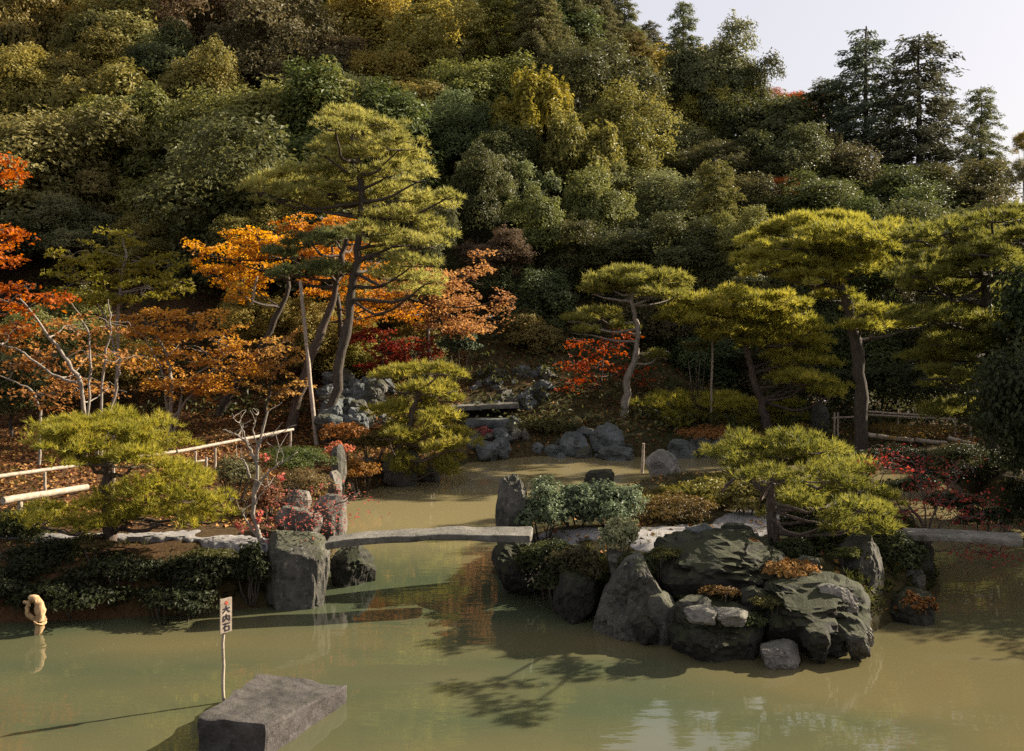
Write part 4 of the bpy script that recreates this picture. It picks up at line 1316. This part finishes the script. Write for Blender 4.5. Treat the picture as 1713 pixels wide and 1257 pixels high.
def crown_conifer(seed, whorls=20, width=0.2, blunt=0.55, dens=1.0, droop=0.25, gap=0.0):
    """unit height conifer: whorled boughs with hanging sprays; z 0..1"""
    rng = np.random.default_rng(seed)
    mb, tb = MB(), MB()
    tube(tb, [(0, 0, -0.3), (0.004, 0.003, 0.2), (0, 0, 0.6), (0, 0, 0.985)], 0.02, 0.003, 14, 6, 0.002, rng)
    for w_ in range(whorls):
        t = (w_ + 0.4 * rng.random()) / whorls
        z = 0.02 + 0.96 * t
        R = width * (1 - t) ** blunt * (0.75 + 0.25 * math.sin(min(1, t * 5 + 0.35) * 1.57)) + 0.012
        nb = int(5 + 5 * (1 - t))
        a0 = rng.random() * 6.28
        for b_ in range(nb):
            if rng.random() < gap:
                continue
            a = a0 + b_ * 6.28 / nb + rng.normal() * 0.25
            r_ = R * (0.6 + 0.5 * rng.random())
            dr = np.array([math.cos(a), math.sin(a), 0])
            zz = z + rng.normal() * 0.012
            tip = dr * r_ + np.array([0, 0, zz - droop * r_ * 0.5])
            st = np.array([0, 0, zz + 0.01])
            tube(tb, [st, (st + tip) / 2 + np.array([0, 0, 0.012]), tip], 0.0035, 0.001, 5, 3, 0.001, rng)
            ncl = max(2, int(r_ / 0.026))
            for c_ in range(ncl):
                u = 0.3 + 0.72 * (c_ + rng.random()) / ncl
                c = st * (1 - u) + tip * u + np.array([0, 0, 0.014 * math.sin(u * 3.1)]) + rng.normal(size=3) * 0.006
                n = int(22 * dens)
                P = c + rng.normal(size=(n, 3)) * np.array([0.014, 0.014, 0.008])
                P[:, 2] -= np.abs(rng.normal(size=n)) * 0.010
                A = dr * 0.8 + rng.normal(size=(n, 3)) * 0.5 + np.array([0, 0, -0.35])
                Nn = np.array([0, 0, 1]) + dr * 0.4 + rng.normal(size=(n, 3)) * 0.6
                leaves(mb, P, Nn, 0.0105, rng, 0.38, np.clip(0.5 * rng.random() + 0.5 * rng.random(n), 0, 1), axis=norm(A))
    return mb.mesh('crown'), tb.mesh('trunk')


TR = [trunk_mesh(k) for k in range(4)]
K = {
    'B': [crown_broad(200 + k, 26000, 0.032, 20, -0.75) for k in range(4)],                        # rounded broadleaf
    'G': [crown_broad(210 + k, 14000, 0.046, 18, -0.75, clump=(0.28, 0.42), shell=0.68, aspect=0.5) for k in range(3)],   # glossy, big leaved
    'F': [crown_broad(220 + k, 22000, 0.029, 26, -0.75, clump=(0.22, 0.36), shell=0.7, aspect=0.5) for k in range(3)],   # fine textured
    'L': [crown_lobed(230 + k) for k in range(2)],
}
CON = {'C': [crown_conifer(240 + k, 22, 0.28, 0.42, 1.5) for k in range(3)], 'S': [crown_conifer(250 + k, 22, 0.225, 0.34, 1.2, 0.35, 0.16) for k in range(3)]}
for me in TR:
    me.materials.append(M['bark'])
for L_ in K.values():
    for me in L_:
        me.materials.append(M['leaf'])
for L_ in CON.values():
    for a, b_ in L_:
        a.materials.append(M['conifer'])
        b_.materials.append(M['bark'])
hr = np.random.default_rng(9)
PLACED = []


def hill_tree(kind, px, py, rx, ry, color, label, D=None, name='broadleaf_tree', group=None, cat='tree', Dmin=33.0):
    """crown centre at (px, py) in the photograph; the depth is where the slope carries a tree of that size"""
    if D is None:
        ds = np.arange(Dmin, 95, 0.5)
        zc = H + (HY - py) * ds / F
        g = ground_z((px - CX) * ds / F, ds)
        need = ry * ds / F * 1.0 + 1.3
        ok = np.nonzero(zc - g <= need)[0]
        D = float(ds[ok[0]]) if len(ok) else 62.0
    c = at(px, py, D)
    g = gz(c[0], c[1])
    k_ = 1.0 if kind in CON else 1.2
    kx, kz = rx * k_ * D / F, ry * k_ * D / F
    PLACED.append((c[0], c[1], kx))
    root = thing(name, label, cat, (c[0], c[1], g), group, hr.random() * 6.28)
    col = tuple(x * (1 + 0.06 * hr.normal()) for x in color)
    if kind in CON:
        cr, tk = CON[kind][hr.integers(0, len(CON[kind]))]
        z0 = c[2] - kz - g
        hh = 2 * kz
        wd = {'C': 0.22, 'S': 0.18}[kind]
        s = (kx / wd, kx / wd, hh)
        link('crown', cr, None, root, (0, 0, z0), col, s)
        link('trunk', tk, None, root, (0, 0, z0), None, (s[0], s[1], hh))
        if z0 > 0.3 * hh:
            mb = MB()
            tube(mb, [(0, 0, -0.2), (0, 0, z0)], 0.02 * s[0], 0.02 * s[0], 6, 7)
            link('lower_trunk', mb.mesh('lower_trunk'), M['bark'], root)
    else:
        L_ = K[kind]
        kz2 = kz * (1.08 + 0.15 * hr.random())
        link('crown', L_[hr.integers(0, len(L_))], None, root, (0, 0, c[2] - g - (kz2 - kz) * 0.85), col, (kx, kx * 1.05, kz2))
        hh = max(0.6, c[2] - g)
        link('trunk', TR[hr.integers(0, 4)], None, root, (0, 0, 0), None, (kx * 1.4, kx * 1.4, hh))
    return root


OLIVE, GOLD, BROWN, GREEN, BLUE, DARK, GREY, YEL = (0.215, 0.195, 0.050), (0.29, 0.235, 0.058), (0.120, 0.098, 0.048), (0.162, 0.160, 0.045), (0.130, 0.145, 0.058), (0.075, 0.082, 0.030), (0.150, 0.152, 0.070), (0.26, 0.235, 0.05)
for a in [
    # left slope
    ('B', 25, 60, 70, 90, OLIVE, 'olive tree in the top left corner of the hill'),
    ('B', 205, 50, 70, 66, GOLD, 'golden-olive sunlit tree near the top left, above the dark gap'),
    ('B', 255, 95, 34, 34, GOLD, 'smaller golden lobe tree tucked right beneath the golden-olive one at top left'),
    ('F', 350, 50, 80, 80, BROWN, 'brown bare-looking tree between the golden tree at top left and the olive crowns'),
    ('F', 455, 90, 90, 80, BROWN, 'wide brownish tree in shade at the upper left middle'),
    ('B', 120, 135, 70, 56, OLIVE, 'olive crown under the dark gap at the upper left'),
    ('B', 40, 170, 66, 60, OLIVE, 'olive-green crown at the left edge, second row from the top'),
    ('G', 175, 190, 70, 60, OLIVE, 'large-leaved olive tree on the left slope'),
    ('G', 250, 250, 80, 66, GREEN, 'large-leaved green tree in the middle of the left slope'),
    ('G', 120, 260, 74, 66, OLIVE, 'big-leaved tree just above the red maple branches at the left'),
    ('B', 40, 290, 60, 50, GREEN, 'green tree behind the red maple branches at the left edge'),
    ('G', 310, 290, 66, 56, GREEN, 'spotted large-leaved tree left of the tall pine'),
    ('B', 335, 160, 62, 56, OLIVE, 'tapering olive tree above the large-leaved trees on the left'),
    ('B', 430, 215, 66, 44, GREEN, 'flat-crowned green tree left of the tall pine top'),
    ('B', 390, 265, 60, 40, GREEN, 'mid-green tree directly behind the left boughs of the tall pine'),
    ('G', 270, 355, 60, 44, GREEN, 'sunlit big-leaved tree above the golden-orange maple'),
    ('G', 150, 345, 56, 46, GREEN, 'big-leaved tree behind the olive airy maple'),
    ('B', 120, 400, 60, 36, BLUE, 'bluish-green bush tree above the olive airy maple'),
    ('F', 250, 405, 50, 34, OLIVE, 'low olive tree left of the golden-orange maple'),
    ('B', 330, 370, 46, 34, GREEN, 'low green tree just above the golden-orange maple'),
    # top middle
    ('F', 520, 25, 80, 60, OLIVE, 'olive tree on the upper edge left of the golden ones'),
    ('B', 610, 55, 80, 60, GOLD, 'golden-olive rounded tree at the top middle'),
    ('F', 560, 120, 60, 46, BROWN, 'brownish tree in front of the top golden trees'),
    ('F', 715, 95, 86, 76, GOLD, 'largest golden sunlit tree at the top middle'),
    ('F', 660, 140, 66, 46, GOLD, 'golden tree at the lower left of the largest golden one'),
    ('B', 700, 190, 66, 44, OLIVE, 'olive crown below the largest golden tree'),
    ('C', 770, 40, 44, 90, GREY, 'greyish conifer at the top right of the golden trees', None, 'cedar_tree'),
    ('C', 830, 60, 50, 100, GREEN, 'broad conifer with shaded brown flank at the top centre', None, 'cedar_tree'),
    ('C', 900, 50, 52, 110, GREY, 'tall conifer right of the broad one at the top centre', None, 'cedar_tree'),
    ('C', 960, 50, 40, 70, GREY, 'conifer just left of the sky edge', None, 'cedar_tree'),
    ('C', 1005, 60, 40, 76, GREY, 'pointed conifer breaking the skyline at the sky edge', None, 'cedar_tree'),
    ('C', 1085, 105, 42, 70, GREY, 'blunt conifer on the skyline left of the tallest spire', None, 'cedar_tree'),
    ('C', 1045, 75, 40, 84, GREY, 'conifer between the pointed one and the blunt one on the skyline', None, 'cedar_tree'),
    ('C', 1060, 130, 44, 80, GREEN, 'lower conifer in front of the blunt skyline conifer', None, 'cedar_tree'),
    ('C', 985, 20, 40, 80, GREY, 'conifer at the top edge where the sky begins', None, 'cedar_tree'),
    ('S', 1143, 85, 32, 86, GREY, 'narrow spire conifer, tallest on the descending skyline', None, 'cedar_tree'),
    ('B', 1195, 130, 54, 60, GREY, 'rounded tree right of the narrow spire on the skyline'),
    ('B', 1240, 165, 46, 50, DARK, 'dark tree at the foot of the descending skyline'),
    # centre
    ('B', 800, 165, 66, 54, GREEN, 'green crown right of the golden trees'),
    ('B', 760, 225, 56, 46, BLUE, 'bluish crown right of the tall pine top'),
    ('L', 900, 195, 76, 84, YEL, 'lobed yellow-olive tree in the middle of the hill'),
    ('L', 975, 260, 76, 76, OLIVE, 'lobed olive tree right below the yellow-olive one'),
    ('B', 850, 270, 52, 44, DARK, 'shaded crown under the lobed yellow-olive tree'),
    ('F', 1100, 165, 100, 66, YEL, 'wide yellow-green tree below the skyline spire'),
    ('F', 1190, 200, 50, 60, YEL, 'yellow-green tree at the right end of the wide yellow-green one'),
    ('F', 1040, 130, 50, 44, OLIVE, 'olive tree under the pointed conifer'),
    ('F', 1105, 260, 66, 42, GREY, 'domed greyish tree in the hill centre, right of the lobed trees'),
    ('F', 1085, 345, 84, 48, GREY, 'grey-green feathery tree below the domed greyish one'),
    ('B', 1180, 360, 60, 44, GREEN, 'green tree left above the broad high pine'),
    ('G', 872, 325, 40, 36, GREY, 'bright glossy-leaved small tree in the dark centre'),
    ('G', 905, 385, 46, 46, GREEN, 'glossy speckled tree beneath the bright small one'),
    ('B', 990, 350, 50, 46, GREEN, 'green tree below the lobed olive tree'),
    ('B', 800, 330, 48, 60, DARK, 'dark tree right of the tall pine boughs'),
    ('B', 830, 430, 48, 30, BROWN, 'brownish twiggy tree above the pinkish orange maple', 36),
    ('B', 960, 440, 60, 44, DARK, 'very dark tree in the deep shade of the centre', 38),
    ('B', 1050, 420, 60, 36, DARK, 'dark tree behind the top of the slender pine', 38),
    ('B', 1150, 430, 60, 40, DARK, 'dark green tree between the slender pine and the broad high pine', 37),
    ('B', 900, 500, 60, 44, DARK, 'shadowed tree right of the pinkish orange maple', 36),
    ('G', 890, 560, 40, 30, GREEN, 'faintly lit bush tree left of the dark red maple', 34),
    ('B', 1230, 420, 46, 40, GREEN, 'leafy green tree touching the left edge of the broad high pine', 36),
    # right
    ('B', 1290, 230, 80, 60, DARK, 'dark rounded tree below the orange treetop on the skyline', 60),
    ('F', 1322, 182, 40, 22, DEEP, 'orange-leaved treetop on the skyline dip', 66),
    ('S', 1385, 190, 50, 60, GREY, 'bushy skyline conifer left of the tall twin cedars', 60, 'cedar_tree'),
    ('S', 1448, 185, 70, 146, (0.11, 0.12, 0.075), 'left one of the two tall see-through cedars', 58, 'cedar_tree'),
    ('S', 1537, 203, 80, 150, (0.09, 0.10, 0.06), 'right one of the two tall see-through cedars', 56, 'cedar_tree'),
    ('S', 1641, 245, 40, 104, GREY, 'slim cedar standing apart at the far right', 60, 'cedar_tree'),
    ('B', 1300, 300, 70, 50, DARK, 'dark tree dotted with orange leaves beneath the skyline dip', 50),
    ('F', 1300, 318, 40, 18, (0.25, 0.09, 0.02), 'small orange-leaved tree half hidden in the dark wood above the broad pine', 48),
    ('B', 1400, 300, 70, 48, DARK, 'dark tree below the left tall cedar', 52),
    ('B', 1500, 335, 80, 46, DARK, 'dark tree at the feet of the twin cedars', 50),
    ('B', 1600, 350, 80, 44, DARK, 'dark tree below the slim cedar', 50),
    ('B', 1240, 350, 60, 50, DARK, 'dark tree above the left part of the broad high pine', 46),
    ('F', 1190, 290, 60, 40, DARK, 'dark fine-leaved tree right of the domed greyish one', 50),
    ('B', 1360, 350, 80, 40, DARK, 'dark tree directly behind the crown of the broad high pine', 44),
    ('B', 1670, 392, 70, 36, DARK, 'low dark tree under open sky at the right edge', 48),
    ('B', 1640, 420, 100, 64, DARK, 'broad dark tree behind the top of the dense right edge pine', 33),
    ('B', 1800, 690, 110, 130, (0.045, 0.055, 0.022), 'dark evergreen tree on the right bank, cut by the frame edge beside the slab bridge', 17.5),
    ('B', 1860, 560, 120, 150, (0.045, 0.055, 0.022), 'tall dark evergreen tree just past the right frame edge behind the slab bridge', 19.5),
    ('B', 2010, 690, 150, 150, (0.045, 0.055, 0.022), 'unseen dark round evergreen, added outside the right frame edge to shade the water', 16.0),  # unseen tree, added to shade the water at the right
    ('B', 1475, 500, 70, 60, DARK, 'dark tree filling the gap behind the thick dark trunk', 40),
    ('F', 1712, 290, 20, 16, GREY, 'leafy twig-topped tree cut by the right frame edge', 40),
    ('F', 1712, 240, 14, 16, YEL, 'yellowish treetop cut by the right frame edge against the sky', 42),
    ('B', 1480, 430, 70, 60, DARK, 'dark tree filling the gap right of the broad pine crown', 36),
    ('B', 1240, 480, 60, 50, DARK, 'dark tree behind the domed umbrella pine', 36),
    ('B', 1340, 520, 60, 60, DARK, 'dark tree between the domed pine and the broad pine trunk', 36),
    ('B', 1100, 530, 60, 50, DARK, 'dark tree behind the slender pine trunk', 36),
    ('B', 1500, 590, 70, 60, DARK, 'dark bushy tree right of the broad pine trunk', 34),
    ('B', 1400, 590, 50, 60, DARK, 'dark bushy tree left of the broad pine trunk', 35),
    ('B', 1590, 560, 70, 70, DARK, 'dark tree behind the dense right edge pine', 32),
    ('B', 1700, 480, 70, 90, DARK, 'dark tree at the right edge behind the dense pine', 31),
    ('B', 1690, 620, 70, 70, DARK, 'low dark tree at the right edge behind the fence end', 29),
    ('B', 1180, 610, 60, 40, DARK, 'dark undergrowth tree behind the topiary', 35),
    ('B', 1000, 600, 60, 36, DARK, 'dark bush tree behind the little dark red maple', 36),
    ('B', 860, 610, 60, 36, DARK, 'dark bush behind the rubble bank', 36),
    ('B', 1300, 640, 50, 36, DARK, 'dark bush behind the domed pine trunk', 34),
    ('G', 700, 600, 50, 30, GREEN, 'green bush behind the upright short pole', 33),
    ('B', 590, 600, 50, 40, OLIVE, 'olive bush behind the trunk of the tall pine', 32),
    ('B', 430, 530, 50, 40, OLIVE, 'olive bush left of the slanting prop pole', 31),
    ('B', 520, 560, 46, 40, OLIVE, 'olive bush right of the slanting prop pole', 31),
    ('F', 440, 400, 60, 40, GREEN, 'green tree behind the golden-orange maple', 34),
    ('F', 620, 500, 60, 40, OLIVE, 'olive tree behind the red-orange maple', 34),
    ('B', 100, 560, 60, 50, GREEN, 'dark green bush behind the pale-stemmed maple', 29),
    ('B', 20, 640, 60, 40, DARK, 'dark bush low at the left edge behind the pale stems', 26),
    ('B', 200, 600, 46, 40, OLIVE, 'olive bush between the pale stems and the orange maple', 29),
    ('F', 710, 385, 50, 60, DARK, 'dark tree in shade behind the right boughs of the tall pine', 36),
]:
    kind, px, py, rx, ry, colr, lab = a[:7]
    hill_tree(kind, px, py, rx, ry, colr, lab, a[7] if len(a) > 7 else None, a[8] if len(a) > 8 else 'broadleaf_tree')

# trees half hidden between them and up the slope beyond the frame
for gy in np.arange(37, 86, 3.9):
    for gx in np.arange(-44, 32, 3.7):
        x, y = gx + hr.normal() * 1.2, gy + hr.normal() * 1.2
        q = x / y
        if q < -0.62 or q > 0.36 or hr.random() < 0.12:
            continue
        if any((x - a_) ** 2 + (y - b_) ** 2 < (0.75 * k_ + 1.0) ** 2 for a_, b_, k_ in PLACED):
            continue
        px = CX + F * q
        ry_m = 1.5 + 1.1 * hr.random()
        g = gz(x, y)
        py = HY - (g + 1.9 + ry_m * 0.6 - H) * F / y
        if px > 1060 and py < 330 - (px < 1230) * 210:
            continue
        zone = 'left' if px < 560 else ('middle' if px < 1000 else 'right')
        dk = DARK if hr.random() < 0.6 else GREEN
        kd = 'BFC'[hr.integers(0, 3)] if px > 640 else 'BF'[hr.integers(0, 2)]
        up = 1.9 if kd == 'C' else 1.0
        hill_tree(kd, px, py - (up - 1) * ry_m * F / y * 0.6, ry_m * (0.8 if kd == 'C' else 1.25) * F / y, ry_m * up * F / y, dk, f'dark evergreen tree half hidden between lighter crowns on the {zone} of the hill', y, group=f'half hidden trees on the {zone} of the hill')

# ---------------------------------------------------------------- ground cover

def scatter(n, x0, x1, y0, y1, rng, cond=None):
    X = x0 + (x1 - x0) * rng.random(n)
    Y = y0 + (y1 - y0) * rng.random(n)
    d = np.maximum(-sdist(X, Y, POND), sdist(X, Y, ISLE))
    k = d > 0.05
    if cond is not None:
        k &= cond(X, Y)
    X, Y = X[k], Y[k]
    return np.stack([X, Y, ground_z(X, Y)], -1)


def patch(X, Y, f, ph):
    return np.sin(X * f + ph) * np.sin(Y * f * 1.1 + ph * 2) + 0.5 * np.sin(X * f * 2.3 + Y * f * 1.7)


rng = np.random.default_rng(77)
# fallen leaves on the slope and banks
P = scatter(60000, -20, -1.5, 13, 36, rng, lambda X, Y: (Y > 14.6))
P = np.vstack([P, scatter(9000, -2, 14, 24, 36, rng), scatter(1500, 0, 8, 11.5, 24, rng)])
P[:, 2] += 0.02 + 0.03 * rng.random(len(P))
mb = MB()
leaves(mb, P, np.array([0, 0, 1.0]) + rng.normal(size=P.shape) * 0.4, 0.045, rng, 0.7)
o = link('fallen_leaves', mb.mesh('fallen_leaves'), M['litter'], None, color=(0.20, 0.085, 0.032))
o['kind'] = 'stuff'
# low grass and moss tufts on banks and island
P = scatter(36000, -14, 12, 11, 36, rng, lambda X, Y: patch(X, Y, 0.8, 1.0) > -0.1)
A = np.array([0, 0, 1.0]) + rng.normal(size=P.shape) * 0.35
mb = MB()
needles(mb, P - np.array([0, 0, 0.01]), A, 0.11, 0.012, 6, rng, 0.7)
o = link('grass', mb.mesh('grass'), M['needle'], None, color=(0.075, 0.07, 0.020))
o['kind'] = 'stuff'
# undergrowth of the forest floor
P = scatter(9000, -24, 22, 28, 66, rng, lambda X, Y: (np.abs(X / Y + 0.1) < 0.6))
P = np.repeat(P, 9, 0) + rng.normal(size=(len(P) * 9, 3)) * np.array([0.22, 0.22, 0.12]) + np.array([0, 0, 0.25])
mb = MB()
leaves(mb, P, np.array([0, 0, 0.8]) + rng.normal(size=P.shape) * 0.6, 0.09, rng, 0.5)
o = link('undergrowth', mb.mesh('undergrowth'), M['leaf'], None, color=(0.055, 0.06, 0.022))
o['kind'] = 'stuff'
# ferns and moss hanging over the dark bank faces
P = scatter(34000, -14, 8, 10.5, 17, rng, lambda X, Y: np.maximum(-sdist(X, Y, POND), sdist(X, Y, ISLE)) < 0.45)
P += np.array([0, -0.02, 0.02])
A = np.array([0, -0.7, 0.5]) + rng.normal(size=P.shape) * 0.5
mb = MB()
needles(mb, P, A, 0.13, 0.02, 6, rng, 0.9)
o = link('bank_ferns', mb.mesh('bank_ferns'), M['needle'], None, color=(0.04, 0.046, 0.014))
o['kind'] = 'stuff'

# ---------------------------------------------------------------- light, sky, camera
SUN_AZ, SUN_EL = math.radians(67), math.radians(28)
sd = Vector((math.sin(SUN_AZ) * math.cos(SUN_EL), math.cos(SUN_AZ) * math.cos(SUN_EL), math.sin(SUN_EL)))
L = bpy.data.lights.new('sun', 'SUN')
L.energy = 5.0
L.angle = math.radians(0.6)
L.color = (1.0, 0.88, 0.69)
so = bpy.data.objects.new('sun', L)
COL.objects.link(so)
so.rotation_euler = sd.to_track_quat('Z', 'Y').to_euler()
so.location = (20, 5, 30)
world = bpy.data.worlds.new('World')
sc.world = world
world.use_nodes = True
wn = world.node_tree
bg = wn.nodes['Background']
sky = wn.nodes.new('ShaderNodeTexSky')
sky.sky_type = 'NISHITA'
sky.sun_disc = False
sky.sun_elevation = SUN_EL
sky.sun_rotation = SUN_AZ
sky.dust_density = 4.0
sky.air_density = 1.0
sky.ozone_density = 1.5
# thin high overcast veils the blue
hs = wn.nodes.new('ShaderNodeMix')
hs.data_type = 'RGBA'
hs.inputs[0].default_value = 0.7
hs.inputs[7].default_value = (5.5, 5.25, 5.5, 1)
wn.links.new(sky.outputs[0], hs.inputs[6])
wn.links.new(hs.outputs[2], bg.inputs['Color'])
bg.inputs['Strength'].default_value = 0.05
cam = bpy.data.cameras.new('camera')
cam.sensor_fit = 'HORIZONTAL'
cam.sensor_width = 36
cam.lens = F / 1713 * 36
cam.shift_y = -(628.5 - HY) / 1713
cam.clip_end = 2000
co = bpy.data.objects.new('camera', cam)
COL.objects.link(co)
co.location = (0, 0, H)
co.rotation_euler = (math.pi / 2, 0, 0)
sc.camera = co
sc.view_settings.view_transform = 'Standard'
sc.view_settings.look = 'None'
sc.view_settings.exposure = 1.7
sc.view_settings.gamma = 1
sc.cycles.max_bounces = 5
sc.cycles.volume_bounces = 0
sc.cycles.diffuse_bounces = 3
sc.cycles.glossy_bounces = 2
sc.cycles.transmission_bounces = 3
sc.cycles.caustics_reflective = False
sc.cycles.use_denoising = False
